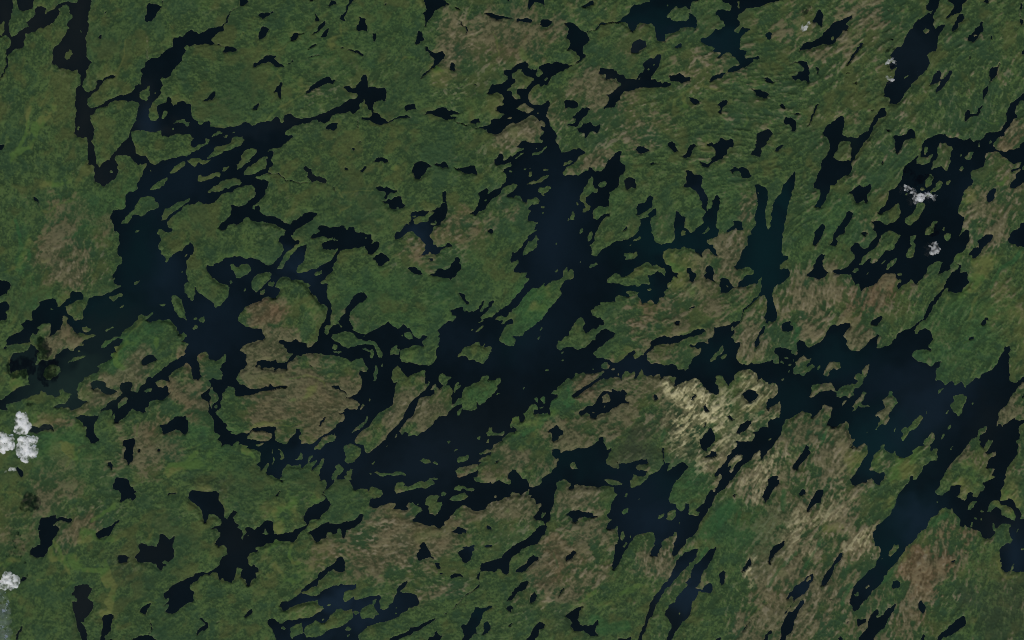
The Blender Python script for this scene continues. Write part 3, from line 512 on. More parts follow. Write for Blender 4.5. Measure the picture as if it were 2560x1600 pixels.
    (2, 2): '''W143,0 323,0 307,32 286,58 288,69 286,85 265,85 249,101 230,108 222,127 230,148 246,153 270,138 302,135 323,159 349,148 381,122 418,106 423,79 439,63 444,50 466,45 487,48 503,63 516,69 508,85 492,95 468,111 455,132 434,138 423,153 407,169 413,183 434,193 460,193 492,201 511,217 529,214 561,190 582,169 609,153 620,164 603,185 616,198 635,193 661,175 677,148 698,127 691,111 698,101 725,93 762,79 778,82 794,91 825,79 873,74 910,58 931,42 952,40 967,53 947,69 900,87 852,101 820,119 788,124 762,121 730,124 709,127 704,148 680,164 675,196 688,217 698,225 725,216 762,228 788,220 820,225 836,246 852,243 868,254 884,238 897,217 902,196 921,180 947,159 950,146 942,143 926,151 915,138 905,140 889,132 886,126 910,124 952,114 979,116 979,98 1005,85 1013,63 1008,37 1037,40 1058,29 1090,26 1101,11 1109,3 1127,5 1146,0 1143,16 1122,34 1101,61 1109,50 1111,69 1090,95 1101,95 1116,108 1132,106 1146,114 1143,138 1130,153 1122,185 1132,212 1148,225 1180,225 1196,212 1212,225 1238,220 1283,212 1283,317 1270,312 1249,296 1228,302 1228,275 1206,254 1175,244 1138,254 1111,275 1111,302 1085,320 1074,333 1069,302 1056,280 1037,275 1019,288 1021,312 1034,331 1032,355 1037,376 1013,378 995,360 974,349 955,331 955,317 937,296 910,290 878,307 847,317 825,333 812,339 810,323 812,302 825,290 788,283 743,286 743,270 730,267 712,286 698,273 683,278 661,270 651,246 638,265 624,296 609,299 619,265 614,254 593,270 582,259 561,259 548,275 548,302 524,288 497,288 466,302 463,288 439,302 381,344 328,381 310,389 304,376 328,355 370,328 413,302 444,275 465,259 460,251 423,267 381,265 360,262 323,270 302,296 275,291 265,312 233,328 222,349 201,360 196,376 228,373 225,392 196,407 185,450 196,466 190,476 175,466 148,471 132,466 111,476 106,466 114,450 138,444 132,429 111,418 90,429 85,444 61,466 69,492 50,513 37,511 34,492 40,482 0,495 0,0
L0,0 143,0 106,32 66,56 58,74 42,79 26,79 0,79
L0,79 21,95 11,127 0,130
L132,50 143,37 153,31 151,40 138,52
L122,96 130,82 151,69 146,82 130,98
L238,177 243,161 254,153 249,169
L244,211 249,198 257,201 254,212
L167,251 180,243 190,250 180,258 168,258
L188,260 196,257 202,260 196,265
L441,246 447,228 460,214 474,211 492,225 487,238 466,246
L397,246 407,238 415,241 405,249
L495,246 505,238 514,246 505,251
L528,278 529,267 535,270 535,280
L108,392 119,384 127,392 130,413 119,407
L143,392 153,376 161,373 167,392 164,421 153,415
L135,442 146,434 159,429 153,439
L56,349 58,339 71,336 63,347
L58,365 62,357 62,365
L196,378 204,355 214,349 204,370
L984,206 995,185 1016,159 1037,138 1053,130 1061,140 1050,164 1034,183 1016,201 1000,209
L1048,188 1053,177 1064,172 1079,168 1077,177 1064,190 1058,202
L1092,61 1095,42 1106,34 1110,48 1101,58
W357,0 365,21 355,37 360,53 376,63 392,53 423,37 439,26 460,21 458,0
W815,11 823,3 836,4 842,13 836,22 825,21
W1281,0 1267,5 1267,16 1283,21
W1212,108 1222,95 1243,53 1254,34 1267,34 1267,48 1254,69 1236,95 1241,116 1225,146 1217,132
W339,466 341,450 360,437 370,429 402,434 421,418 434,381 450,360 476,357 503,360 505,341 513,344 521,357 545,362 556,349 571,355 569,376 561,397 561,406 585,407 582,415 550,423 508,444 487,460 450,466 423,479 413,492 397,489 389,476 376,463 349,476
L450,415 455,381 471,370 487,377 492,410 476,415
L455,442 460,431 470,425 466,437
L400,468 406,458 413,466
W180,558 196,548 225,526 235,534 241,545 257,558 263,577 233,585 230,606 217,611 204,603 198,579 196,566
W0,545 5,537 21,542 29,556 16,564 0,562
W706,378 714,370 730,373 733,394 722,407 709,405 712,389
W894,394 897,381 910,373 918,378 905,394
W958,437 966,421 979,434 987,452 976,456 966,450
W1152,376 1159,365 1180,352 1201,350 1220,357 1233,376 1222,397 1201,412 1180,407 1164,392
W1077,476 1087,472 1103,484 1114,497 1103,505 1087,495
W1121,556 1130,537 1154,513 1172,504 1191,505 1196,519 1183,537 1159,556 1138,566 1124,566
W939,598 958,582 974,561 995,540 1008,558 1013,577 1016,603 1000,624 979,635 968,659 960,646 945,632 942,614
W966,688 979,669 1000,656 1024,661 1021,672 1000,683 984,687
W754,725 756,688 751,646 759,635 766,643 762,683 759,720
W960,524 971,513 968,534 960,540
W1283,397 1270,423 1275,442 1283,444
W201,648 222,641 241,653 243,664 254,653 296,648 339,639 347,647 392,632 434,603 437,590 450,585 459,593 460,614 471,635 471,650 503,638 500,653 482,672 468,704 466,722 487,725 513,746 529,751 540,736 532,714 577,720 614,706 677,693 680,714 672,722 635,720 619,738 640,754 675,757 677,767 667,780 635,783 609,775 603,804 148,804 153,788 196,762 222,730 230,701 206,683 198,667
L286,730 296,717 317,704 323,733 331,746 302,750
L471,799 492,793 513,796 513,804 471,804
W672,804 688,783 725,757 751,725 762,722 794,717 783,736 770,757 794,751 810,736 836,714 857,712 878,725 884,736 868,751 847,778 831,804
W1283,540 1259,537 1241,537 1233,558 1212,561 1217,577 1212,593 1196,609 1164,611 1138,606 1111,603 1127,616 1124,635 1101,653 1101,661 1079,677 1069,704 1053,725 1032,741 1013,770 1016,783 1032,780 1048,762 1048,788 1045,804 1101,804 1116,773 1148,741 1175,714 1201,688 1233,651 1241,651 1241,677 1249,704 1265,677 1283,656
L1082,733 1090,709 1111,683 1143,671 1156,677 1148,698 1127,714 1116,733 1109,751 1093,765 1090,754 1103,728 1090,733
L1236,553 1241,548 1248,553 1241,561
W0,746 21,749 26,762 48,783 63,804 0,804''',
    (2, 3): '''W69,40 82,11 95,4 111,10 114,24 130,37 119,56 98,59 77,57
W0,0 42,0 26,11 0,5
W516,24 521,5 529,0 569,0 556,16 532,29
W1064,19 1072,0 1098,0 1090,21 1074,25
W1008,101 1011,87 1029,82 1034,93 1021,101
W0,209 16,198 32,220 53,212 59,196 53,180 32,177 29,146 42,135 63,139 95,140 114,151 130,175 140,180 151,159 146,127 151,106 164,98 183,111 204,139 228,130 270,98 296,69 312,37 328,20 341,24 339,40 360,29 389,12 410,16 413,29 389,61 380,82 391,101 392,124 410,148 434,158 460,153 492,127 508,106 529,85 542,69 558,77 548,101 540,143 556,144 587,135 622,124 630,106 643,79 656,61 688,57 714,50 741,26 762,0 778,0 762,16 741,42 730,66 743,71 757,53 788,40 810,58 823,95 815,111 799,124 804,140 818,148 812,159 794,148 773,153 749,148 728,164 722,180 733,198 751,204 773,217 794,225 815,228 831,217 868,212 844,243 841,280 837,307 863,302 876,317 884,328 910,312 926,307 931,317 923,333 952,323 968,312 987,339 1016,310 1042,286 1064,294 1069,270 1095,265 1122,246 1154,217 1159,185 1183,153 1188,135 1212,135 1220,148 1204,169 1209,190 1204,212 1209,243 1201,286 1212,317 1233,317 1259,302 1275,286 1283,288 1283,302 1254,333 1243,360 1222,365 1212,397 1201,423 1169,444 1154,466 1154,492 1146,513 1140,550 1156,521 1169,524 1177,540 1183,521 1201,519 1212,500 1233,484 1233,505 1259,508 1283,495 1283,508 1257,529 1257,561 1262,598 1241,609 1254,619 1246,667 1228,704 1196,741 1185,804 1119,804 1138,783 1116,783 1135,749 1116,741 1093,736 1101,709 1138,677 1143,656 1119,661 1103,675 1090,667 1101,646 1122,614 1124,601 1101,598 1085,630 1079,646 1058,624 1064,609 1053,603 1064,577 1090,556 1098,534 1079,529 1053,556 1048,582 1021,593 1000,624 974,656 926,714 894,751 878,773 870,804 741,804 762,767 778,730 794,722 812,704 847,701 853,683 839,667 857,648 849,651 841,638 823,640 818,661 810,651 810,630 802,622 820,606 833,577 823,556 804,577 778,609 783,627 746,632 730,646 725,667 704,677 677,688 648,680 638,651 624,667 598,659 585,646 587,624 574,624 556,651 529,683 511,720 503,751 529,757 550,765 577,759 586,778 577,804 413,804 439,762 466,720 492,683 500,656 495,624 484,616 460,635 450,643 434,627 421,646 410,640 429,609 439,593 418,593 405,566 405,529 389,503 370,519 328,534 296,521 312,482 325,431 275,426 270,450 233,482 222,497 220,466 185,460 175,452 148,471 127,487 90,500 79,529 69,561 53,603 0,656 0,519 11,497 37,495 53,487 66,466 63,413 58,405 32,429 0,450 0,394 32,384 53,360 50,328 37,315 0,333
L0,209 19,197 32,220 45,212 57,216 59,198 50,177 0,177
L127,265 135,233 140,209 164,183 183,177 196,196 214,196 206,212 192,225 198,233 222,218 233,235 217,259 193,265 185,283 172,280 167,265 140,273
L77,193 87,186 102,189 101,200
L63,212 69,204 80,214 77,225
L95,230 108,221 117,225 108,235
L99,259 106,248 114,251 108,266
L124,217 128,196 135,196 131,212
L237,254 241,238 254,228 259,238 249,257
L275,280 286,251 307,217 328,209 360,206 365,228 371,238 344,249 323,243 310,254 310,270 291,283
L69,296 77,291 84,299 74,304
L180,307 183,299 186,304
L204,392 212,378 222,365 220,328 233,323 265,320 286,315 317,317 331,333 339,355 370,339 386,328 418,320 434,328 447,312 444,299 433,294 439,275 458,265 471,270 474,249 487,233 508,221 505,249 492,275 479,291 471,323 455,344 429,349 423,365 431,378 407,392 386,381 365,392 339,389 344,365 312,352 286,355 254,365 233,386 214,386
L368,437 376,413 389,397 393,405 381,423
L405,466 418,460 429,439 423,431 450,397 471,365 476,360 497,362 482,386 471,418 484,431 503,431 505,439 476,437 450,433 437,455
L529,556 545,534 558,513 561,492 550,479 532,486 550,460 571,455 587,434 574,402 577,392 603,376 611,357 624,355 627,381 643,394 647,413 667,405 635,431 609,463 598,479 606,495 590,521 561,526 545,545
L669,561 672,550 693,532 698,542 714,524 736,492 767,474 778,487 767,503 762,521 741,545 712,556 693,587 672,609 667,593 683,569
L910,434 921,407 926,386 952,376 971,365 979,378 989,376 995,384 979,413 974,466 950,484 945,466 923,452
L1019,423 1027,412 1036,415 1027,431
L884,471 892,452 905,452 894,466
L786,474 788,458 796,458 792,474
L849,368 860,341 876,336 863,362
L892,553 902,529 915,519 913,534 900,553
L861,603 870,577 884,569 878,587
L847,582 849,571 853,574
L934,556 939,549 943,555
L942,611 945,598 950,601
L915,656 921,635 930,630 927,648
L622,571 635,545 643,537 638,556
L492,564 495,556 503,558 498,566
L516,526 519,521 523,525
L733,249 738,242 741,249
L438,246 443,238 447,243
L397,315 402,310 406,315
L537,370 542,360 545,370
L325,280 329,276 332,280
L659,661 664,656 668,660
L855,632 860,630 863,638
L669,630 672,624 676,630
L3,606 16,590 24,593 11,606
L361,85 365,79 368,86
W122,736 127,720 153,693 164,672 177,646 190,630 206,632 201,651 212,669 196,693 169,714 153,741 143,751 127,746
W0,804 21,786 45,780 53,788 45,804
W706,804 712,783 722,778 726,788 720,804
W1270,381 1283,373 1283,389
L503,799 513,793 521,796 519,804''',
    (3, 0): '''W571,0 638,0 653,32 667,40 672,56 688,59 675,69 680,82 664,106 653,98 635,98 609,114 598,103 606,87 614,77 601,56 569,50 564,26 574,13
W204,190 228,186 254,183 283,170 286,193 317,185 362,197 355,214 328,212 307,204 286,206 270,225 295,246 286,273 270,296 265,320 243,344 233,368 214,389 180,386 151,370 151,352 175,339 196,325 202,307 193,288 198,275 196,259 206,257 193,249 196,217
W482,267 492,257 529,238 561,228 587,201 603,192 593,212 569,243 548,283 537,280 503,294 487,283
W587,382 601,373 622,375 648,389 635,405 609,415 595,415 598,402
W691,328 701,315 722,315 741,325 783,333 796,307 799,278 818,275 836,286 849,299 868,280 878,280 868,307 857,328 868,360 870,386 847,410 820,405 818,421 841,431 820,437 810,454 788,439 783,418 762,415 725,414 698,415 677,397 669,386 688,370 701,344
W937,90 955,51 1005,58 1053,57 1082,56 1096,69 1095,93 1106,116 1127,143 1122,175 1127,190 1146,196 1151,169 1167,153 1183,155 1180,175 1167,190 1172,209 1193,225 1185,243 1212,254 1214,280 1209,296 1217,302 1222,275 1233,265 1228,241 1249,233 1265,249 1283,251 1283,357 1243,370 1236,392 1241,418 1254,429 1270,418 1283,423 1283,503 1270,497 1249,513 1241,532 1230,524 1228,497 1206,482 1209,460 1222,444 1214,437 1191,439 1177,476 1167,497 1159,516 1132,508 1116,492 1098,503 1095,476 1090,460 1064,466 1053,476 1027,471 995,492 976,508 952,521 947,534 968,553 975,571 966,587 968,609 960,616 942,616 915,630 889,656 868,672 847,673 831,661 847,638 847,624 818,632 841,614 857,587 836,593 815,582 818,566 847,550 868,529 900,513 931,495 968,482 995,463 1011,458 1037,466 1069,450 1090,439 1106,418 1106,392 1135,370 1137,344 1124,320 1090,336 1077,312 1098,286 1101,262 1085,251 1061,243 1074,230 1101,233 1111,206 1106,193 1098,195 1090,183 1069,172 1048,172 1042,196 1032,220 1021,212 1012,185 1013,159 1000,143 979,124 952,106
L1074,90 1079,82 1084,90 1077,96
L1238,278 1249,270 1253,273 1243,280
W360,569 376,556 373,534 402,532 423,523 458,532 463,548 447,571 444,593 460,614 471,640 450,667 423,693 423,712 407,706 423,741 437,767 440,804 413,804 400,757 384,730 386,709 370,651 360,624 365,609 389,609 394,595 365,579
W508,688 529,672 550,669 570,673 561,709 553,741 558,757 540,773 521,783 529,804 500,804 505,767 521,736 521,714 513,704
W694,659 717,632 736,622 758,622 751,635 738,640 733,680 714,675
W664,794 688,788 714,780 746,777 767,783 788,802 661,804
W747,778 749,751 757,736 747,704 751,704 761,736 754,762 752,778
W995,696 1005,691 1021,696 1029,709 1045,714 1042,736 1024,746 1000,757 989,778 979,775 989,751 1005,738 1027,728 1024,714 1011,704
W1220,683 1228,667 1249,651 1262,643 1267,667 1254,677 1233,688
W79,783 87,762 108,733 119,729 116,746 101,762 87,800 79,796
W98,497 114,484 138,479 122,503 101,508
W1084,712 1098,704 1101,709 1087,715
W836,77 847,69 868,69 878,66 886,74 873,73 852,74 841,85
W1087,638 1091,624 1089,638
L421,590 426,582 431,586
L392,624 397,619 401,624
W545,804 556,794 566,799 564,804''',
    (3, 1): '''W344,0 392,0 392,11 381,26 360,40 344,50 339,69 352,87 370,108 375,127 360,151 328,175 317,190 280,206 267,209 259,228 243,249 222,270 201,296 188,312 148,313 114,304 101,299 87,315 53,317 32,333 0,339 0,249 24,233 40,212 53,201 71,201 85,212 87,238 93,275 111,280 143,265 185,262 201,246 233,238 249,228 251,209 235,204 235,185 249,177 246,159 265,138 307,114 333,106 347,93 333,66 336,50 352,29 352,13
L34,262 45,259 50,241 56,259 63,265 53,275
W259,265 291,249 317,228 344,220 362,209 365,222 381,217 423,217 460,209 492,204 511,188 521,172 540,172 529,201 519,220 492,238 460,251 447,286 431,283 431,254 418,243 407,251 410,265 386,275 376,262 360,267 360,286 328,299 302,317 291,296 275,280
L356,275 360,262 373,259 378,278 365,286
W471,0 1090,0 1101,16 1164,16 1172,5 1185,0 1283,0 1283,63 1270,74 1275,87 1238,93 1217,106 1175,114 1156,124 1146,146 1111,161 1085,153 1074,140 1034,127 1016,146 984,169 966,201 942,217 950,230 915,243 900,233 894,233 857,225 799,214 786,209 786,196 799,190 802,175 836,156 828,140 812,130 794,119 791,108 762,116 754,130 767,135 767,148 741,153 709,153 677,151 701,127 693,115 661,119 630,130 614,140 587,144 569,135 564,111 569,95 598,90 619,87 635,69 630,53 609,40 585,32 569,42 566,58 556,50 545,45 497,51 487,42 476,26 471,13
L693,53 701,21 736,13 741,24 730,32 767,34 799,16 825,8 847,11 865,0 878,0 884,11 900,20 868,34 820,37 757,50 709,69 704,58
L849,111 857,90 873,79 894,77 907,74 926,77 907,95 900,111 929,106 932,124 921,153 902,183 884,169 868,169 857,148 868,135 852,124
L923,82 929,63 942,57 958,66 947,79
L971,93 984,79 1011,74 1045,66 1053,77 1064,82 1042,101 1013,110 979,106
L989,42 1000,32 1013,29 1016,21 1021,32 1048,29 1058,40 1079,37 1094,45 1079,58 1053,58 1037,45 1016,53 997,53
L1183,87 1191,78 1201,87 1193,95
L807,119 815,112 823,116 815,123
L704,111 712,107 714,112 706,117
L841,143 847,137 849,146
W116,0 138,0 130,10 119,6
W94,82 111,63 126,54 116,74 98,87
W0,349 13,350 19,360 0,362
W0,429 11,437 13,455 0,466
W0,471 5,487 0,503
W405,402 418,384 431,380 442,389 446,413 442,455 431,466 413,458 392,450 365,460 339,487 317,508 312,529 286,534 259,553 228,566 265,574 278,582 312,579 333,564 360,545 392,529 415,532 421,519 450,521 487,524 500,521 503,540 487,550 466,550 447,564 442,582 444,609 466,603 495,585 492,598 519,598 561,585 587,579 619,574 622,593 616,614 619,643 640,648 664,638 661,624 683,614 691,587 704,558 704,548 730,524 759,500 746,534 725,558 751,566 794,569 810,598 824,614 804,630 767,640 757,656 730,669 698,693 651,709 598,720 561,728 553,741 534,751 516,775 516,794 521,804 98,804 93,778 85,757 71,736 56,714 56,706 79,696 101,701 116,720 132,714 159,698 201,698 222,691 265,692 286,683 307,661 339,648 339,635 312,627 310,601 280,606 233,614 201,624 169,640 153,656 135,659 130,638 114,632 130,609 159,606 196,587 228,561 228,550 254,529 307,492 312,466 339,450 365,434 397,418
L339,648 317,630 310,601 280,606 233,614 201,624 169,640 153,656 135,659 116,688 119,720 135,717 159,701 201,698 222,691 265,692 286,683 307,664
L124,736 138,728 153,741 143,757 130,749
L169,783 175,736 206,725 233,706 230,736 235,767 212,775 180,793
L241,762 246,736 275,717 302,704 328,714 347,722 352,704 397,661 413,648 455,651 479,643 487,693 444,720 407,741 370,746 344,773 296,786 270,780 251,788
L521,675 526,646 556,627 579,624 579,603 598,593 598,619 590,632 606,656 624,672 598,683 587,698 561,688 529,691
L487,661 497,653 519,659 503,675 489,672
L447,749 460,733 475,741 463,754
L450,786 460,773 475,775 460,788
L357,632 370,620 381,619 370,632
L331,704 344,691 348,694 339,706
L701,643 706,635 713,640 709,648
L698,669 709,661 714,669 704,673
L770,606 775,602 779,607
L237,767 234,725 238,720 243,767
W233,714 238,725 243,714 244,741 241,762 235,762
W664,804 688,780 730,767 751,762 775,738 810,730 847,714 878,701 900,692 894,704 868,720 836,736 804,754 767,773 741,780 704,804
W849,804 868,788 889,778 894,762 907,757 918,775 939,773 921,804
W1032,804 1040,773 1027,736 1037,722 1050,725 1074,693 1095,661 1093,640 1111,635 1122,648 1154,635 1184,623 1175,640 1143,664 1127,693 1114,720 1101,741 1103,762 1085,773 1069,799 1064,804
W1127,770 1138,751 1135,722 1159,706 1174,720 1172,741 1159,767 1138,773
W1254,643 1265,630 1283,627 1283,661 1265,656
W1254,603 1265,582 1283,566 1283,598
W1265,725 1283,714 1283,736 1270,733
W976,257 1005,238 1032,241 1058,251 1053,265 1032,267 1027,278 1000,270
W1152,228 1164,225 1177,243 1175,250 1159,249 1152,238
W1143,331 1156,324 1180,325 1184,334 1169,340 1148,339
W1011,365 1021,352 1048,339 1034,336 1037,328 1069,328 1101,322 1087,339 1098,347 1082,355 1079,376 1074,397 1058,410 1042,415 1027,397 1016,378
W805,370 815,352 825,347 818,328 831,317 844,317 860,339 876,365 873,386 889,389 893,400 884,402 868,391 852,394 820,405 809,397
W898,423 905,413 915,414 921,429 923,446 910,442
W915,471 923,466 939,467 929,479 918,479
W969,487 979,474 1000,468 1021,474 1036,484 1027,491 1000,487 979,495
W1283,339 1265,344 1243,365 1233,386 1201,402 1180,407 1127,418 1121,434 1127,455 1106,471 1100,492 1116,500 1123,524 1101,540 1079,558 1101,545 1124,526 1122,500 1119,482 1127,460 1154,458 1191,455 1206,447 1228,450 1230,468 1254,471 1265,460 1267,423 1283,386
W1116,524 1124,524 1106,545 1079,561 1053,579 1021,603 1000,627 979,648 997,624 1027,593 1058,569
W942,676 950,667 960,664 952,673
L1175,-3 1177,16 1217,3 1265,21 1283,16 1283,-3''',
    (3, 2): '''W0,0 74,0 85,37 101,43 138,26 156,5 151,0 233,0 220,21 225,42 212,63 206,132 196,153 188,206 169,217 164,233 172,259 159,275 140,288 127,323 95,328 63,339 42,349 32,370 0,385 0,336 37,317 79,291 101,267 132,243 159,233 161,212 138,201 119,206 108,188 138,153 151,116 119,122 111,93 90,93 101,77 85,74 79,50 63,58 45,85 37,71 16,66 0,66
L146,185 153,167 172,159 168,175 151,190
W233,0 278,0 294,11 291,29 283,34 286,53 302,53 312,26 328,16 339,32 392,34 434,34 466,32 505,34 511,58 526,71 513,90 500,111 492,159 466,180 482,190 492,201 471,246 508,241 534,228 529,254 537,296 516,323 511,365 505,407 495,423 503,450 511,452 524,429 561,370 598,307 630,275 667,265 709,259 717,307 709,339 693,355 691,376 712,386 733,384 736,355 746,339 746,317 783,286 802,280 815,259 830,257 825,296 807,317 802,365 810,389 836,360 868,328 870,296 910,280 931,249 937,217 974,164 1000,127 1016,90 1037,63 1069,42 1090,0 1040,0 1027,32 1011,61 995,50 968,85 963,111 921,153 937,164 931,183 915,183 884,169 894,132 889,114 873,111 868,138 847,159 828,143 823,124 794,119 783,101 791,58 815,16 825,0 672,0 646,21 603,45 593,24 593,0 487,0 508,21 556,24 529,26 476,21 466,0
L466,-3 487,11 508,24 529,28 556,24 545,11 524,-3
L593,-3 592,24 603,45 646,24 675,-3
L564,87 571,69 587,65 577,90
L630,103 635,94 640,96 635,106
L553,164 561,151 581,140 579,164 561,177
L728,198 741,177 759,165 759,183 741,198
L773,198 783,164 810,148 825,148 823,180 799,204 783,206
L825,233 833,214 841,209 836,230
L548,299 548,267 561,259 567,288 558,302
L556,336 571,312 577,317 566,339
L529,108 532,99 540,101
L579,246 582,233 588,235
L587,288 593,280 598,283 593,291
L487,209 492,197 504,198 497,206
W273,172 296,156 328,149 355,157 386,159 402,169 407,180 429,180 405,192 381,190 360,185 331,190 328,209 317,214 302,211 299,190
W13,466 26,450 74,418 77,397 106,373 114,384 135,386 135,397 108,413 95,423 63,460 32,463
W270,394 275,378 296,368 307,349 320,362 317,378 302,392 280,405
W230,587 238,566 262,532 265,545 243,571
W0,561 37,529 42,513 74,500 87,513 77,534 63,550 32,561 11,587 0,606
W87,598 98,571 114,557 124,582 116,603 98,623 90,614
W0,630 11,632 10,646 0,651
W267,680 294,659 317,640 352,625 357,635 339,656 328,693 339,720 370,730 397,728 434,701 437,714 413,751 431,783 394,780 365,757 317,757 294,730 304,714 296,704
W69,804 95,773 111,736 138,706 153,709 164,728 161,741 132,751 132,778 106,804
W529,804 534,788 556,794 593,788 595,804
W624,804 640,762 667,714 683,656 683,635 704,598 709,582 736,561 751,529 783,503 804,450 818,413 841,392 873,360 910,347 937,344 926,381 889,418 841,466 820,492 794,529 767,545 741,593 725,619 709,661 683,714 661,762 646,804
W773,804 794,751 799,725 783,693 762,675 765,656 788,630 820,614 818,598 847,561 878,529 868,513 894,487 894,460 915,423 947,402 979,365 995,341 1025,331 1011,370 995,402 979,439 952,460 942,484 947,513 915,542 952,550 968,529 995,514 1008,529 1010,550 995,569 952,558 931,556 923,582 900,624 894,661 878,688 857,714 836,736 820,767 799,804
L832,675 839,666 847,668 839,677
L921,574 937,566 937,577 923,581
W1034,479 1045,460 1058,451 1069,466 1066,487 1053,529 1045,535 1037,513 1040,497
W1147,463 1164,429 1191,382 1199,392 1201,418 1180,437 1164,455
W1103,77 1111,69 1121,74 1114,84
W1249,87 1270,42 1283,32 1283,90 1270,115 1257,95
W1013,804 1032,783 1048,782 1045,796 1032,804
W1259,804 1270,778 1283,767 1283,804
W1140,778 1164,736 1185,709 1205,683 1191,714 1169,741 1148,767''',
    (3, 3): '''W0,0 58,0 56,21 32,48 21,69 0,93
W159,66 167,53 185,51 196,63 190,78 175,84 161,77
W193,159 204,127 228,79 241,58 254,50 278,56 280,66 265,90 262,111 243,116 222,138 206,156
W0,413 8,376 11,355 26,333 58,317 85,306 82,333 58,355 37,365 21,397 11,418
W259,534 280,492 302,455 328,413 344,381 360,365 378,365 365,394 339,423 323,466 307,508 280,529
W90,598 101,577 122,556 138,534 159,519 185,492 201,474 225,465 228,487 209,540 185,571 159,587 132,609 114,635 98,656 79,688 90,656 106,635 127,609 132,587 119,577 106,595
L188,508 204,479 217,474 214,492 198,513
W56,804 69,773 63,746 79,704 98,667 122,661 148,635 159,614 188,593 185,619 164,646 146,677 127,720 122,751 95,783 85,804
W0,762 19,749 21,762 0,780
L1177,48 1217,79 1238,116 1265,159 1283,175 1283,0 1180,0
W706,0 868,0 863,32 833,58 847,79 878,79 900,58 915,53 921,26 931,32 952,26 979,26 963,48 955,69 942,87 968,101 995,95 1003,63 1016,59 1029,69 1024,87 1048,82 1069,58 1090,32 1079,21 1074,8 1111,0 1183,0 1180,32 1164,53 1169,74 1159,106 1196,106 1201,90 1228,101 1236,122 1249,143 1270,169 1259,190 1283,196 1283,460 1249,460 1222,458 1228,444 1233,413 1228,410 1220,439 1214,460 1196,466 1172,452 1169,418 1159,381 1159,349 1180,328 1212,317 1222,299 1206,280 1204,243 1217,233 1196,217 1164,222 1148,238 1132,217 1122,222 1124,238 1138,259 1132,280 1111,294 1090,299 1072,286 1069,259 1027,243 1000,238 984,217 979,233 960,228 960,196 945,180 923,153 926,139 913,153 894,138 873,148 847,175 818,190 804,212 788,243 751,270 725,307 693,339 677,370 640,413 603,450 582,492 556,529 524,550 503,582 476,614 455,640 431,659 426,635 410,614 418,561 429,534 460,503 492,471 503,450 529,439 540,407 561,376 569,349 556,339 534,323 526,275 540,238 556,222 609,180 635,127 651,74 688,32
L1093,159 1103,135 1114,106 1132,101 1154,103 1164,124 1191,124 1222,138 1236,175 1230,209 1212,193 1175,185 1167,177 1172,153 1138,138 1122,153 1106,164
L1000,148 1005,127 1027,108 1050,103 1037,124 1011,151
L841,111 849,106 852,111 846,115
L1064,159 1074,148 1084,153 1077,163
L1027,198 1037,188 1048,193 1040,201
L1060,198 1064,185 1074,190 1069,201
L1017,238 1016,212 1027,212 1025,238
L1246,259 1249,246 1257,251 1251,265
L1259,349 1275,341 1283,347 1275,355
L1103,249 1101,238 1107,241
L603,381 609,360 622,339 627,317 643,323 656,320 653,339 632,365 616,384
L484,545 495,529 508,519 505,532 492,545
L431,577 442,561 455,566 452,579 439,585
L564,397 571,391 579,393 571,398
L955,124 960,119 964,124
W619,524 624,508 640,503 659,509 661,524 648,540 635,545 623,537
W751,619 757,606 770,601 775,616 786,635 783,661 775,673 762,659 754,640
W915,410 926,401 937,403 929,414
W444,698 466,700 492,691 492,709 471,725 460,736 447,728
W444,804 476,767 500,736 500,709 524,672 553,646 558,656 548,693 577,672 598,646 640,619 630,656 619,677 598,704 577,746 550,767 529,804
W339,804 360,788 378,799 378,804
W762,794 773,778 783,778 778,802 762,804
W839,804 868,762 900,741 931,709 968,683 982,677 989,704 979,736 947,757 915,778 878,783 857,804
W392,709 402,704 400,717 393,724
W407,0 497,0 497,13 476,11 460,21 437,32 418,21
W526,0 571,0 566,21 540,24 529,13
W310,598 317,594 322,601 315,604''',
}

PAD, STEP = 160, 2
rng = np.random.default_rng(7)


def fill(m, pts, val, r0, r1, c0, c1):
    p = np.asarray(pts, float)
    x, y = p[:, 0], p[:, 1]
    x2, y2 = np.roll(x, -1), np.roll(y, -1)
    for r in range(max(r0, int(y.min()) - 1), min(r1, int(y.max()) + 2)):
        yc = r + .5
        c = ((y <= yc) & (y2 > yc)) | ((y2 <= yc) & (y > yc))
        if not c.any():
            continue
        xs = np.sort(x[c] + (yc - y[c]) * (x2[c] - x[c]) / (y2[c] - y[c]))
        for a, b in zip(xs[::2], xs[1::2]):
            i, j = max(c0, int(np.ceil(a - .5))), min(c1, int(np.floor(b - .5)) + 1)
            if j > i:
                m[r, i:j] = val


mask = np.zeros((H, W), np.float32)
for (tr, tc), txt in SHORE.items():
    for line in txt.split('\n'):
        pts = [tuple(float(v) for v in q.split(',')) for q in line[1:].split()]
        pts = [(tc * 640 + a / 2, tr * 400 + b / 2) for a, b in pts]
        fill(mask, pts, 1 if line[0] == 'W' else 0, tr * 400, tr * 400 + 400, tc * 640, tc * 640 + 640)
mask = np.pad(mask, PAD, mode='reflect')
FH, FW = mask.shape


def blur(a, s):
    ky = np.fft.fftfreq(a.shape[0])[:, None]
    kx = np.fft.rfftfreq(a.shape[1])[None, :]
    return np.fft.irfft2(np.fft.rfft2(a) * np.exp(-2 * (np.pi * s) ** 2 * (kx * kx + ky * ky)), a.shape).astype(np.float32)


def gnoise(shape, s):
    n = blur(rng.standard_normal(shape).astype(np.float32), s)
    return n / n.std()


def sstep(a, b, x):
    t = np.clip((x - a) / (b - a), 0, 1)
    return t * t * (3 - 2 * t)


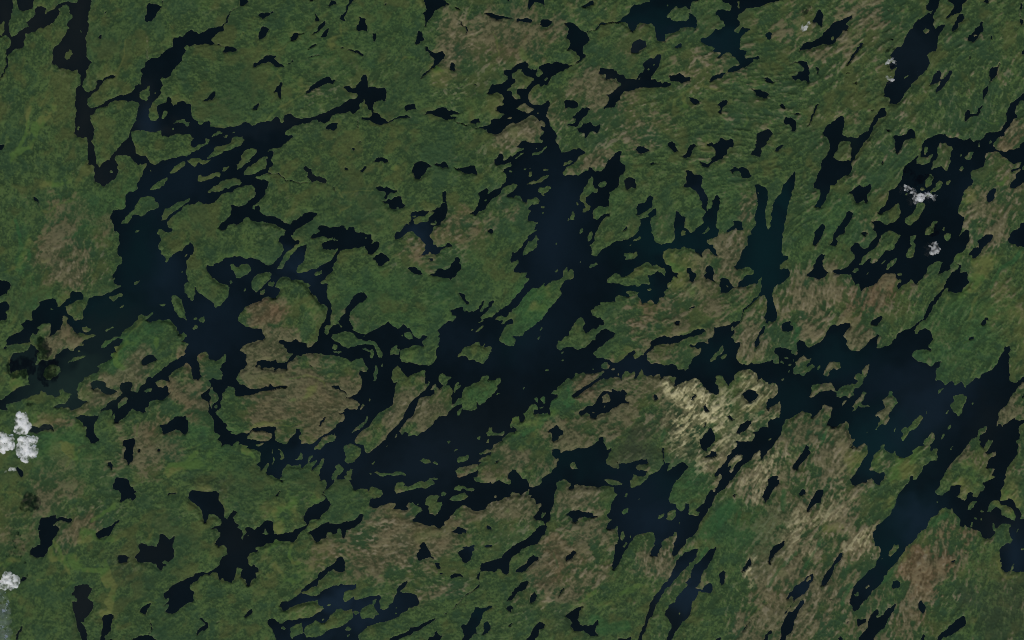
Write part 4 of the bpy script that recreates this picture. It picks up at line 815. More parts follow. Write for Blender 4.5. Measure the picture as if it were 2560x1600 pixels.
def bil(a, y, x):
    y = np.clip(y, 0, a.shape[0] - 1.001)
    x = np.clip(x, 0, a.shape[1] - 1.001)
    i, j = y.astype(np.int32), x.astype(np.int32)
    fy, fx = (y - i).astype(np.float32), (x - j).astype(np.float32)
    return (a[i, j] * (1 - fx) + a[i, j + 1] * fx) * (1 - fy) + (a[i + 1, j] * (1 - fx) + a[i + 1, j + 1] * fx) * fy


gy, gx = np.mgrid[0:FH:STEP, 0:FW:STEP].astype(np.float32)
GS = gy.shape
PXX, PXY = gx - PAD, gy - PAD               # photograph pixels at each grid vertex

# which way the ice scoured the rock: degrees above east at places given in photograph pixels / 1.058
GRAIN = [(150,600,60),(100,300,62),(500,150,25),(900,250,25),(1150,120,45),(1350,300,35),(1700,280,8),(1600,200,30),(2000,120,35),
         (2300,250,55),(2250,700,58),(1900,750,60),(1600,700,40),(1300,650,55),(1000,550,35),(700,950,4),(1000,1000,50),(1650,960,40),
         (1850,1150,60),(2100,1350,62),(1600,1350,60),(1900,1450,58),(900,1330,25),(1300,1330,42),(300,1000,38),(200,1250,50),
         (300,1450,40),(550,1150,15),(1000,1450,30),(1200,1050,40),(1750,1400,60),(2350,1100,60),(2300,1400,65),(620,760,35),(420,620,40)]
num_c = np.zeros(GS, np.float32); num_s = np.zeros(GS, np.float32)
for x, y, a in GRAIN:
    w = 1 / ((PXX - x * 1.058) ** 2 + (PXY - y * 1.058) ** 2 + 1600) ** 1.5
    num_c += w * math.cos(math.radians(2 * a)); num_s += w * math.sin(math.radians(2 * a))
ANG = 0.5 * np.arctan2(num_s, num_c) + 0.16 * gnoise(GS, 25) + 0.08 * gnoise(GS, 8)
DX, DY = np.cos(ANG), -np.sin(ANG)
GI, GJ = np.mgrid[0:GS[0], 0:GS[1]].astype(np.float32)


def lic(src, k, step=1.0):
    acc = np.zeros(GS, np.float32)
    for t in range(-k, k + 1):
        i = np.clip(GI + DY * t * step + .5, 0, GS[0] - 1).astype(np.int32)
        j = np.clip(GJ + DX * t * step + .5, 0, GS[1] - 1).astype(np.int32)
        acc += src[i, j] * (1 - abs(t) / (k + 1))
    return acc / acc.std()


def unit(a):
    return (a - a.mean()) / a.std()


an1, an2, an3, an4 = (lic(gnoise(GS, q), k) for q, k in ((.7, 2), (1.3, 4), (2.8, 7), (6.5, 12)))
fine, fine2, mid, nine, broad, wide = (gnoise(GS, q) for q in (.8, 1.8, 4, 8, 14, 45))
ridge = an4
tex = unit(.85 * an1 + .8 * an2 + .6 * an3 + .45 * an4 + .6 * fine + .5 * fine2 + .45 * mid + .45 * nine)
hue = unit(.5 * lic(gnoise(GS, 2), 4) + .8 * lic(gnoise(GS, 5), 5) + .7 * gnoise(GS, 10) + .5 * gnoise(GS, 25) + .3 * fine2)
an5 = lic(gnoise(GS, 1.1), 11)                          # long parallel scratches
fleck = unit(.8 * an5 + an1 + .7 * an2 + .35 * fine)               # short bright flecks of rock
slab = unit(lic(gnoise(GS, .8), 5) + .3 * an2 + .35 * an3 + .35 * fine)          # longer bare slabs
streak2 = an3
_c = lic(gnoise(GS, 2.2), 14)
crease = sstep(.16, .02, np.abs(_c)) * sstep(-.1, .9, lic(gnoise(GS, 9), 10))
crest = sstep(.13, .02, np.abs(_c - .75)) * sstep(-.2, .9, lic(gnoise(GS, 8), 10))

E_ = np.clip((PXX - 1150) / 900, 0, 1)                    # the east is rockier and more streaked than the west
# shore: signed field, positive on land
sm = blur(mask, .7)
wx = .8 * gnoise(GS, 1.2) + 1.0 * gnoise(GS, 3) + .6 * an2 * DX
wy = .8 * gnoise(GS, 1.2) + 1.0 * gnoise(GS, 3) + .6 * an2 * DY
F = 0.44 - bil(sm, gy + wy, gx + wx)
m6 = bil(blur(mask, 9), gy, gx)


def components(b):
    """Connected pieces of a boolean grid (4-neighbours): label grid from 1, 0 outside."""
    par = [0]
    lab = np.zeros(b.shape, np.int32)

    def find(a):
        while par[a] != a:
            par[a] = par[par[a]]
            a = par[a]
        return a
    prev = []
    for r in range(b.shape[0]):
        d = np.diff(np.concatenate(([0], b[r].astype(np.int8), [0])))
        st, en = np.flatnonzero(d == 1), np.flatnonzero(d == -1)
        cur, k = [], 0
        for s, e in zip(st, en):
            me = 0
            while k < len(prev) and prev[k][1] <= s:
                k += 1
            q = k
            while q < len(prev) and prev[q][0] < e:
                o = find(prev[q][2])
                if not me:
                    me = o
                elif o != me:
                    par[o] = me
                q += 1
            if not me:
                me = len(par); par.append(me)
            cur.append((s, e, me)); lab[r, s:e] = me
        prev = cur
    root = np.array([find(a) for a in range(len(par))])
    u, inv = np.unique(root, return_inverse=True)
    inv = inv - (1 if u[0] == 0 else 0) + (1 if u[0] == 0 else 0)
    return inv[lab].astype(np.int32)


INFRAME = (PXX >= 0) & (PXX <= W) & (PXY >= 0) & (PXY <= H)
# a piece of land or water wholly outside the frame, or too small for the grid, is dropped
for land in (True, False):
    lab = components(F > 0 if land else F <= 0)
    n = lab.max() + 1
    size = np.bincount(lab.ravel(), minlength=n)
    seen = np.bincount(lab.ravel(), weights=INFRAME.ravel(), minlength=n)
    bad = (seen < 1) | (size < (3 if land else 4))
    bad[0] = False
    F[bad[lab]] = -0.12 if land else 0.12

LAND, WATER = components(F > 0), components(F <= 0)


def grow(lab, k):
    """Label every grid point within k steps with its nearest piece."""
    lab = lab.copy()
    for _ in range(k):
        z = lab == 0
        for ax, sh in ((0, 1), (0, -1), (1, 1), (1, -1)):
            r = np.roll(lab, sh, ax)
            t = z & (lab == 0) & (r > 0)
            lab[t] = r[t]
    return lab


# ---------------------------------------------------------------- ground cover
# patches in photograph pixels / 1.058: x, y, half length, half width, degrees above east, strength
COVER = {
 'brown': [(150,590,120,100,60,.8),(220,520,60,30,50,.7),(1200,90,160,80,20,.75),(1080,90,70,70,0,.8),(1250,300,90,50,20,.9),
   (1400,230,140,80,30,.75),(1500,300,90,40,20,.6),(1400,390,55,25,20,.9),(740,190,80,50,25,.45),(1640,160,110,60,25,.5),
   (1830,80,100,60,20,.6),(2000,60,160,50,30,.4),(2385,310,45,45,0,.95),(2350,480,90,70,58,.8),(2390,430,60,60,58,.7),(1120,550,120,60,30,.55),
   (1000,590,80,45,20,.6),(1770,500,22,55,-5,.9),(1730,600,60,60,60,.9),(1700,640,80,30,0,.7),(1930,720,90,60,60,.85),
   (2060,700,60,45,50,.9),(1880,690,60,45,60,.6),(1640,720,120,60,20,.8),(1540,770,60,35,35,.7),(620,740,62,42,10,1.),
   (630,835,70,50,10,.95),(710,950,175,92,4,1.),(690,880,130,40,4,.9),(960,960,95,45,52,.85),(900,1030,75,28,40,.9),(1010,965,70,48,55,.95),
   (440,920,60,55,20,.85),(470,890,35,50,60,.6),(285,872,70,32,20,.85),(260,910,90,35,25,.8),(150,800,80,50,20,.75),(250,945,80,30,25,.7),
   (120,1160,130,60,35,.75),(350,1060,100,70,35,.75),(400,1010,60,35,30,.7),(150,1000,60,30,20,.7),(200,1260,80,35,40,.75),
   (60,1270,60,40,50,.6),(130,1250,60,30,45,.7),(950,1285,185,90,15,.95),(1170,1205,130,45,15,.9),(1260,1200,60,50,30,.7),(1300,1330,110,50,40,.9),
   (1370,1370,75,45,40,.7),(1360,1180,80,55,45,.75),(1400,1260,60,60,45,.6),(1010,1400,90,28,15,.7),(1180,1090,60,50,45,.8),(1090,1115,30,16,10,1.),(1110,1085,28,12,10,1.),
   (1250,1060,70,50,40,.7),(1400,930,60,35,35,.8),(1360,1040,110,60,35,.8),(1440,980,110,50,35,.8),(1530,910,60,40,20,.9),
   (1620,960,80,70,40,.9),(1790,950,90,70,45,.8),(1720,1060,110,50,45,.8),(1780,1130,80,70,58,.8),(1910,1220,130,70,60,.8),
   (2030,1280,70,50,60,.9),(1850,1190,110,60,60,.7),(1990,1080,120,80,60,.75),(1900,1010,80,50,30,.6),(1850,1320,120,80,60,.75),
   (1940,1420,140,80,58,.8),(1550,1310,45,90,-30,.8),(1600,1370,70,60,60,.7),(1800,1470,160,60,58,.8),(2190,1340,60,130,-25,1.0),(2240,1260,60,50,60,.8),
   (2160,1450,110,50,58,.75),(2020,1490,120,40,50,.6),(2385,1000,45,110,-15,.8),(2330,1010,40,40,0,.7),(2050,800,45,45,40,.8),(1860,860,40,35,60,.7),(1900,860,28,26,0,.9),(1960,870,30,22,0,.8),
   (2180,990,40,30,60,.7),(2090,960,28,50,-30,.8),(1850,740,40,60,-30,.5),(1790,800,60,50,45,.6),(1680,810,70,35,30,.75),(1560,830,80,35,30,.6),
   (2060,900,60,40,60,.4),(2130,880,30,30,0,.6),(850,130,60,40,30,.2),(2060,930,40,25,10,.8),(1960,930,40,20,10,.7),(980,1330,120,50,30,.5),(2250,1080,50,20,40,.7),(520,900,30,20,0,.4),(830,740,50,50,0,.45)],
 'tan': [(1080,80,55,55,40,.75),(1130,180,90,50,40,.35),(1250,330,60,25,30,.5),(1420,310,140,60,30,.5),(1380,260,80,60,35,.35),(1530,300,90,25,10,.3),(1390,395,60,20,20,.7),(1180,350,80,40,30,.5),
   (1640,170,110,40,30,.45),(2350,480,100,60,58,.55),(2385,310,40,40,0,.6),(2300,250,120,140,55,.22),(2000,130,260,120,40,.2),(1110,550,120,50,30,.3),(1000,600,90,40,25,.45),(180,620,90,60,55,.35),(230,640,50,40,50,.4),
   (1740,560,40,90,-25,.5),(1930,740,90,60,58,.8),(1860,680,60,50,60,.45),(960,960,90,30,52,.5),(910,1030,70,22,42,.35),(1010,960,60,40,55,.4),(620,740,50,30,10,.35),
   (890,1280,85,40,25,.85),(960,1330,110,50,25,.35),(1150,1200,110,35,20,.6),(1250,1190,60,40,30,.4),(1340,1370,110,50,42,.8),(1290,1320,90,40,42,.35),(1010,1400,90,25,15,.6),(1080,1400,40,15,15,.6),(1240,1260,90,40,25,.4),
   (1520,930,70,60,40,.2),(1700,1090,90,50,45,.75),(1780,1140,70,60,58,1.),(1830,1080,50,50,60,.7),(1740,1170,50,50,60,.6),(1920,1230,140,70,60,.9),(2030,1290,60,50,60,1.1),(1850,1210,110,60,60,.5),(1990,1090,120,80,60,.55),
   (1850,1330,130,90,60,.55),(1940,1430,140,80,58,.35),(1550,1310,40,90,-30,.6),(1590,1380,70,60,60,.35),(1800,1470,150,60,58,.3),(2200,1350,50,110,-28,.5),(2160,1460,110,50,58,.3),(1600,710,120,50,40,.25),
   (285,872,70,30,25,.25),(250,1180,100,60,45,.25),(1770,830,60,60,45,.45),(1870,790,40,40,60,.4),(800,200,140,60,25,.2),(1380,1180,60,50,45,.4),(2150,300,140,120,55,.18),(1930,950,30,20,0,.2)],
 'bare': [(1632,962,66,50,40,1.1),(1655,1000,75,45,40,1.05),(1690,1035,45,28,45,.75),(1652,915,22,24,0,.9),(1790,920,65,45,45,.6),(1770,970,60,50,50,.55),(1800,1000,45,28,45,.6),(1790,1105,55,45,58,.55),(1760,1140,40,50,58,.5),(1740,1010,40,50,50,.6),
   (1690,1090,70,30,40,.5),(1930,1200,90,30,60,.45),(2030,1280,45,35,60,.6),(1870,900,14,14,0,.6),(1890,1240,60,40,60,.45),(1770,1350,12,40,-25,.7),(1820,1010,35,22,50,.6),(1740,1090,50,30,40,.4)],
 'red': [(620,735,60,38,10,.9),(140,500,60,30,40,.55),(90,560,40,40,0,.4),(220,540,35,20,40,.5),(2060,700,60,42,50,.8),(2385,310,40,40,0,.5),(440,920,55,50,20,.8),(480,960,40,50,40,.6),(410,1015,55,35,30,.65),
   (1510,760,65,35,30,.5),(710,960,160,80,4,.25),(1105,1115,32,14,10,1.),(950,1270,150,60,20,.35),(1290,1330,90,35,40,.65),(1240,1320,50,40,40,.4),(1400,935,55,22,35,.5),(2195,1345,55,115,-28,1.2),(2030,1290,50,45,60,.3),
   (1000,600,80,40,20,.3),(1110,545,100,50,30,.3),(1300,1010,40,25,30,.3),(190,780,60,20,20,.3),(1830,1350,60,60,60,.25),(150,1000,60,20,20,.4),(1240,90,70,50,20,.2),(220,1245,60,25,40,.35),(860,180,20,20,0,.4),(1770,1360,10,35,-25,.6),(430,1050,40,40,0,.4)],
 'marsh': [(75,300,8,55,-32,1.),(40,360,8,50,-32,.9),(105,250,18,35,-20,.6),(690,185,50,45,20,.45),(600,75,20,10,30,.7),(265,1390,9,55,5,1.1),(245,1350,34,9,-25,1.),(160,1330,18,35,35,.8),(140,1290,12,30,30,.7),(235,1280,60,14,35,.6),(290,1255,40,16,30,.6),
   (450,1095,45,18,15,.8),(575,1070,13,13,0,.8),(490,1080,30,25,0,.5),(172,1080,8,22,-30,.8),(311,825,13,22,0,.8),(366,825,12,16,0,.8),(1265,1000,70,40,30,.6),(1300,1010,60,30,30,.3),(1740,880,60,50,40,.45),(1770,930,60,60,40,.4),
   (1590,235,12,14,0,.9),(1900,190,40,14,10,.4),(2140,1085,45,28,30,.85),(2050,1075,50,35,40,.6),(2290,470,20,50,-30,.6),(2330,640,18,80,-30,.6),(2290,690,14,50,-30,.5),(2270,590,20,30,-30,.5),(1600,640,60,35,10,.55),(1640,690,60,40,0,.4),(1660,790,60,30,20,.4),
   (1060,155,16,14,0,.6),(880,400,18,8,0,.5),(1250,135,12,50,20,.4),(780,85,5,22,0,.6),(970,140,16,8,20,.7),(925,360,14,12,0,.7),(1190,270,14,10,0,.6),(2110,1190,30,40,-30,.5),(60,590,20,50,0,.45),(130,440,50,14,10,.5),(190,440,30,12,10,.5),(50,640,60,10,5,.5),
   (670,1280,40,14,60,.6),(700,1350,60,16,10,.5),(1370,1440,40,20,30,.25),(700,1220,40,50,30,.4),(800,1200,50,40,20,.35),(1480,1400,60,12,35,.7),(1160,1350,60,16,30,.4),(1990,420,14,14,0,.4),(2120,430,8,14,0,.6),(1080,140,10,10,0,.3),(770,900,120,14,5,.5),(650,1010,100,8,5,.6),
   (30,1340,30,12,40,.5),(1290,700,60,50,45,.3),(2385,1170,45,60,0,.6),(2290,1150,40,50,0,.5),(2360,1280,30,60,0,.3),(2180,1290,60,30,40,.4),(1640,1330,40,50,60,.4),(2200,170,60,60,50,.3),(1980,250,80,60,30,.3),(1180,440,100,40,20,.3),(20,905,14,50,-10,1.),(10,935,10,22,-20,1.)],
 'lush': [(1620,1150,50,45,40,1.),(1580,1160,30,30,0,.8),(250,480,90,30,20,.7),(270,530,40,30,0,.7),(50,620,14,80,10,.8),(90,720,14,60,10,.7),(1265,725,70,50,50,.9),(1210,790,40,20,40,.7),(1130,920,50,28,35,.9),(330,800,80,40,20,.7),(1290,950,50,30,30,.7),
   (500,1030,60,60,30,.6),(430,1040,40,30,0,.5),(160,1080,60,60,0,.7),(1780,1260,80,80,60,.6),(1690,950,50,20,60,.6),(1720,990,30,50,-30,.7),(2200,850,140,60,55,.5),(2300,780,80,60,55,.5),(1010,1170,40,20,20,.4),(890,700,100,50,10,.5),(930,770,90,30,10,.4),(1090,650,120,60,40,.3),(780,110,200,80,20,.3),(1480,1200,40,30,30,.4),(1970,530,120,60,55,.4),(1690,470,60,60,30,.3),(1430,480,60,40,40,.4),(2350,880,40,60,0,.3)],
 'dark': [(1520,1055,70,45,30,1.),(1580,1010,60,35,30,.8),(1470,1090,40,30,30,.7),(1450,900,60,30,30,.35),(1880,1400,80,70,60,.3),(2110,170,200,60,60,.2),(1620,1080,30,60,0,.5),(30,880,40,40,0,.3),(300,1330,50,40,0,.3),(1340,1470,60,30,30,.3),(1480,1470,70,40,50,.4),(2375,1430,70,80,0,.8),(540,1130,100,40,10,.2),(700,340,100,40,20,.3)],
}
weights = {}
for name, blobs in COVER.items():
    acc = np.zeros(GS, np.float32)
    jx, jy = PXX + 14 * broad + 5 * mid, PXY + 14 * np.roll(broad, 97, 1) + 5 * np.roll(mid, 61, 0)
    for x, y, rx, ry, a, s in blobs:
        x, y, rx, ry = (v * 1.058 for v in (x, y, rx, ry))
        R = 1.9 * max(rx, ry) + 60
        i0, i1 = (max(0, int((v + PAD) / STEP)) for v in (y - R, y + R))
        j0, j1 = (max(0, int((v + PAD) / STEP)) for v in (x - R, x + R))
        sl = np.s_[i0:i1, j0:j1]
        ca, sa = math.cos(math.radians(a)), math.sin(math.radians(a))
        u = (jx[sl] - x) * ca - (jy[sl] - y) * sa
        v = (jx[sl] - x) * sa + (jy[sl] - y) * ca
        d = (u / rx) ** 2 + (v / ry) ** 2
        acc[sl] = np.maximum(acc[sl], s * np.exp(-0.69 * d ** 1.5))
    weights[name] = acc
# wet valley floors, fens and creek banks: (tile row, tile column), kind, width in photograph pixels, points in 3.78ths of a pixel
VALLEYS = [
 (0,0,'marsh',9,'300,1010 260,1110 250,1200 210,1330 110,1510'),(0,0,'marsh',5,'340,1180 300,1230 230,1300'),(0,0,'marsh',4,'430,1050 480,1100 510,1170'),(0,0,'red',7,'440,920 400,1000 390,1030'),(0,0,'red',6,'400,1110 440,1140'),
 (0,0,'marsh',5,'1200,380 1170,520 1130,650'),(0,0,'tan',4,'1385,230 1370,330 1390,450 1400,560'),(0,0,'marsh',3,'1560,200 1640,260'),(0,0,'marsh',3,'1300,690 1200,760 1170,790'),(0,0,'marsh',3,'480,880 420,960 380,1010'),(0,0,'marsh',4,'2260,370 2300,320 2350,300'),
 (0,1,'marsh',4,'2250,310 2290,480 2290,540'),(0,1,'marsh',6,'790,240 800,330 830,380'),(0,1,'marsh',3,'680,500 780,450'),(0,1,'marsh',4,'1240,620 1290,580 1340,540'),(0,1,'red',3,'1350,490 1440,460'),(0,1,'marsh',4,'100,1140 230,1010 330,960 450,900 490,830'),(0,1,'marsh',6,'230,640 200,700 230,760'),(0,1,'red',5,'1100,690 1150,760'),(0,1,'marsh',3,'0,480 200,480 330,400'),(0,1,'marsh',3,'1400,880 1480,800'),
 (0,2,'marsh',7,'1520,1000 1540,930 1600,890 1700,830 1800,810'),(0,2,'marsh',5,'2200,1190 2240,1120 2200,1060'),(0,2,'marsh',4,'1800,820 2000,870'),(0,2,'marsh',5,'800,180 860,190'),
 (0,3,'marsh',5,'770,270 880,290 950,270'),(0,3,'marsh',4,'740,810 820,810 840,870'),(0,3,'marsh',4,'2010,1120 2100,1160 2160,1170'),(0,3,'marsh',4,'1310,1200 1370,1200 1390,1240'),(0,3,'marsh',3,'2250,900 2290,960'),
 (1,0,'lush',8,'150,560 180,700 190,790 260,860 260,940'),(1,0,'lush',6,'260,1060 310,1120 340,1220'),(1,0,'lush',7,'600,760 680,720 760,640 860,600'),(1,0,'marsh',4,'590,250 600,180 660,150'),(1,0,'marsh',6,'400,470 480,490 560,420 740,370'),(1,0,'lush',6,'560,300 590,380 570,440'),(1,0,'marsh',6,'30,1050 120,1020 190,1020'),
 (1,1,'marsh',3,'760,260 800,330 830,350'),(1,1,'tan',3,'2080,540 1980,590 1880,660'),(1,1,'marsh',3,'1100,280 960,300 900,350'),(1,1,'marsh',5,'780,520 800,470 900,430'),(1,1,'marsh',3,'1030,290 960,300 830,320'),(1,1,'tan',3,'2420,850 2300,960 2130,1160'),
 (2,0,'marsh',7,'740,1240 680,1310 640,1380'),(2,0,'marsh',3,'1700,1245 1850,1190 1960,1140'),(2,0,'marsh',12,'1600,1470 1700,1400 1790,1330 1850,1260'),(2,0,'red',8,'1740,1330 1790,1400'),(2,0,'marsh',4,'1300,1000 1290,1100'),(2,0,'marsh',5,'1180,180 1250,90 1330,20'),(2,0,'marsh',6,'690,960 740,1040'),
 (2,1,'marsh',4,'100,1000 300,990 440,960'),(2,1,'marsh',4,'320,560 480,520 640,570 660,610'),(2,1,'tan',3,'740,960 640,1070 540,1140'),(2,1,'tan',3,'1450,700 1380,780 1330,880'),
 (3,0,'marsh',10,'500,590 560,680 620,790 640,880'),(3,0,'marsh',5,'640,810 720,770 780,760'),(3,0,'marsh',11,'780,850 870,840 960,850 1040,930 1080,1000 1060,1130 1040,1250'),(3,0,'red',6,'1760,640 1720,740 1680,860 1650,940'),(3,0,'red',8,'90,1320 150,1220 240,1130'),(3,0,'tan',3,'1420,1340 1430,1380 1415,1460'),(3,0,'marsh',6,'0,110 120,120 200,150'),(3,0,'marsh',9,'870,380 1000,300 1090,240'),(3,0,'marsh',7,'40,820 130,770 200,740'),(3,0,'marsh',4,'1330,1210 1350,1160 1470,1160'),(3,0,'marsh',5,'590,1020 690,960'),(3,0,'marsh',5,'1000,830 1120,790'),(3,0,'marsh',5,'1430,540 1440,460'),(3,0,'marsh',5,'1110,660 1230,630'),(3,0,'marsh',4,'360,950 440,940'),
 (3,1,'marsh',8,'340,610 310,700 350,780 420,790'),(3,1,'marsh',3,'500,770 600,770 660,805'),(3,1,'red',5,'350,870 380,930'),(3,1,'tan',4,'1520,790 1420,880 1300,960'),(3,1,'marsh',6,'250,260 400,160'),(3,1,'marsh',3,'2420,720 2250,830'),(3,1,'tan',3,'2420,540 2200,680 2060,760'),
 (3,2,'marsh',8,'640,1160 720,1110 790,1050'),(3,2,'tan',3,'640,780 560,880 480,980'),(3,2,'tan',3,'370,740 300,880 280,980'),(3,2,'tan',3,'1090,900 1030,1010 960,1080'),(3,2,'marsh',5,'620,390 760,360'),(3,2,'red',5,'340,920 460,900'),(3,2,'marsh',4,'2420,1160 2300,1240 2200,1330'),
 (3,3,'lush',6,'700,200 640,260 560,340 430,520 350,620'),(3,3,'marsh',3,'2090,940 2010,1070 1940,1180 1860,1250'),(3,3,'marsh',5,'1980,1290 1930,1420 1890,1500'),(3,3,'marsh',14,'540,470 640,440 690,430'),(3,3,'marsh',9,'2180,760 2200,880 2260,930 2380,880'),(3,3,'red',5,'1700,800 1560,980 1490,1050'),
 (1,3,'lush',10,'2420,830 2330,930 2180,1060 2110,1200'),(1,3,'marsh',7,'1970,1290 1920,1450 1890,1510'),(1,3,'marsh',10,'2170,220 2230,210 2260,170'),(1,3,'red',4,'1060,110 1080,50'),(1,3,'tan',3,'1840,620 1930,480 2100,380'),
 (2,3,'lush',8,'240,30 290,130 250,200'),(2,3,'lush',9,'520,1110 560,1010 500,1150'),(2,3,'marsh',5,'1850,220 1950,150'),(2,3,'marsh',6,'1820,290 1900,300'),
 (3,3,'lush',9,'0,1000 130,830 260,680'),(3,3,'lush',8,'330,850 420,700 500,560'),(3,3,'lush',7,'560,900 640,780 720,690'),(3,3,'lush',12,'700,1170 760,1060 800,990'),(3,3,'lush',16,'150,120 140,250'),(3,3,'lush',7,'740,860 800,740 850,680'),(3,3,'lush',14,'1270,700 1180,860 1080,960'),(3,3,'lush',16,'1560,420 1680,330'),(3,3,'marsh',5,'1000,20 960,120'),
 (3,2,'lush',36,'1830,500 1950,360 2080,250'),(3,2,'lush',8,'2150,300 2130,450'),(3,2,'lush',8,'1720,880 1830,640'),(3,2,'lush',6,'540,520 580,620'),(3,2,'lush',7,'420,820 400,680'),(3,2,'lush',30,'780,1330 900,1420 1050,1380'),
 (2,2,'lush',9,'1690,690 1620,740'),(2,2,'lush',7,'1930,960 2030,860'),(2,2,'lush',8,'1450,1040 1420,1150'),(2,2,'lush',6,'1560,930 1600,920'),(2,2,'lush',8,'2380,860 2290,930'),(2,2,'lush',14,'540,640 560,760 500,790'),(2,2,'lush',10,'100,1080 250,1000 330,900'),
 (2,2,'lush',8,'2040,880 2090,780 2000,760'),(2,2,'marsh',5,'1000,1110 1080,1100'),(2,2,'lush',6,'0,1100 200,1000 330,920 560,760'),(2,2,'lush',7,'1400,1000 1500,1050 1620,1060'),(2,2,'marsh',9,'1570,960 1610,920'),(2,2,'tan',3,'990,1050 1110,970'),
]

tex = tex + .75 * an5 * E_
wb = np.maximum(weights['brown'], .85 * weights['red']) * .84 + (.10 + .07 * E_) * tex + .07 * E_ * ridge + .05 * nine + .05 * broad + .04 * wide + .01 + .07 * E_
weights['brown'] = sstep(.34, .70, wb)
weights['tan'] = np.clip(weights['tan'] + .06 * broad + .12 * E_ * (1 + .5 * ridge), 0, 1.2)
weights['red'] = np.clip(weights['red'] * (.75 + .25 * broad + .35 * hue), 0, 1)
weights['marsh'] = sstep(.3, .7, weights['marsh'] + .07 * broad + .09 * mid + .06 * tex) * .85 + .35 * sstep(1.2, 2.4, .6 * broad + .7 * nine)
weights['lush'] = np.clip(weights['lush'] * (.8 + .2 * broad + .25 * tex), 0, 1)
weights['dark'] = np.clip(weights['dark'] * (.75 + .4 * broad), 0, 1)
weights['bare'] = np.clip(weights['bare'] * (1 + .1 * broad) + .05 * ridge * (weights['bare'] > .1), 0, 1.2)
for tr, tc, kind, width, txt in VALLEYS:
    p = np.array([[float(v) for v in q.split(',')] for q in txt.split()], np.float32) / 3.78 + (tc * 640, tr * 400)
    lo, hi = p.min(0) - width * 2 - 12, p.max(0) + width * 2 + 12
    sl = np.s_[int((lo[1] + PAD) / STEP):int((hi[1] + PAD) / STEP), int((lo[0] + PAD) / STEP):int((hi[0] + PAD) / STEP)]
    qx, qy = PXX[sl] + 1.1 * fine2[sl] + 1.6 * nine[sl], PXY[sl] + 1.6 * mid[sl] + .8 * fine[sl]
    dist = np.full(qx.shape, 1e9, np.float32)
    for a, b in zip(p[:-1], p[1:]):
        u = b - a
        t = np.clip(((qx - a[0]) * u[0] + (qy - a[1]) * u[1]) / max(float(u @ u), 1e-6), 0, 1)
        dist = np.minimum(dist, np.hypot(qx - a[0] - t * u[0], qy - a[1] - t * u[1]))
    weights[kind][sl] = np.maximum(weights[kind][sl], (.85 if width > 7 else .5) * sstep(width * .7, width * .3, dist))
weights['brown'] *= 1 - .8 * weights['lush']
weights['tan'] *= 1 - .7 * weights['lush']
SHOREW = sstep(.30, .02, F) * (F > -.1)

# ---------------------------------------------------------------- relief, in metres
inland = sstep(.02, .42, 0.5 - m6)
hills = 52 + 16 * wide + 13 * broad + 9 * nine + 11 * ridge * (.6 + .5 * weights['brown'])
rough = 4.4 * fine + 3.8 * fine2 + 4.6 * mid + 9.0 * crest - 13.0 * crease + 2.6 * an1 + 11.0 * an5 * E_ + (.4 + .6 * weights['brown'] + weights['bare']) * (5.6 * an2 + 6.6 * an3) + 5.0 * slab * weights['bare']
Z = 9 * np.clip(F * 2, -1, 1) + sstep(.05, .4, F) * (inland * np.maximum(hills, 6) + rough * (.35 + .65 * sstep(.1, .44, F)))
Z = np.where(F > 0, np.maximum(Z, 6 * F + .15), np.minimum(Z, 14 * F - .05)).astype(np.float32)


# ---------------------------------------------------------------- materials
def material(name):
    m = bpy.data.materials.new(name)
    m.use_nodes = True
    return m, m.node_tree.nodes, m.node_tree.links, m.node_tree.nodes['Principled BSDF']


def node(ns, kind, **kw):
    n = ns.new(kind)
    for k, v in kw.items():
        setattr(n, k, v)
    return n


class Net:
    def __init__(s, ns, ls):
        s.ns, s.ls = ns, ls

    def val(s, sock, x):
        if hasattr(x, 'is_output'):
            s.ls.new(x, sock)
        else:
            sock.default_value = x if not isinstance(x, tuple) or len(x) != 3 or sock.type != 'RGBA' else (*x, 1)

    def math(s, op, a, b=0.0, clamp=False):
        n = node(s.ns, 'ShaderNodeMath', operation=op, use_clamp=clamp)
        s.val(n.inputs[0], a); s.val(n.inputs[1], b)
        return n.outputs[0]

    def mix(s, f, a, b):
        n = node(s.ns, 'ShaderNodeMix', data_type='RGBA', clamp_factor=True)
        s.val(n.inputs['Factor'], f); s.val(n.inputs[6], a); s.val(n.inputs[7], b)
        return n.outputs[2]

    def ramp(s, x, a, b):
        n = node(s.ns, 'ShaderNodeMapRange', interpolation_type='SMOOTHSTEP')
        s.val(n.inputs[0], x)
        n.inputs[1].default_value, n.inputs[2].default_value = a, b
        return n.outputs[0]

    def attr(s, name):
        n = node(s.ns, 'ShaderNodeAttribute', attribute_name=name)
        return n

    def rgb(s, name):
        a = s.attr(name)
        n = node(s.ns, 'ShaderNodeSeparateColor')
        s.ls.new(a.outputs['Color'], n.inputs[0])
        return (*n.outputs[:3], a.outputs['Alpha'])

    def noise(s, scale, detail=3.0, rough=.55):
        g = node(s.ns, 'ShaderNodeNewGeometry')
        n = node(s.ns, 'ShaderNodeTexNoise')
        s.ls.new(g.outputs['Position'], n.inputs['Vector'])
        n.inputs['Scale'].default_value, n.inputs['Detail'].default_value, n.inputs['Roughness'].default_value = scale, detail, rough
        return n.outputs['Fac']


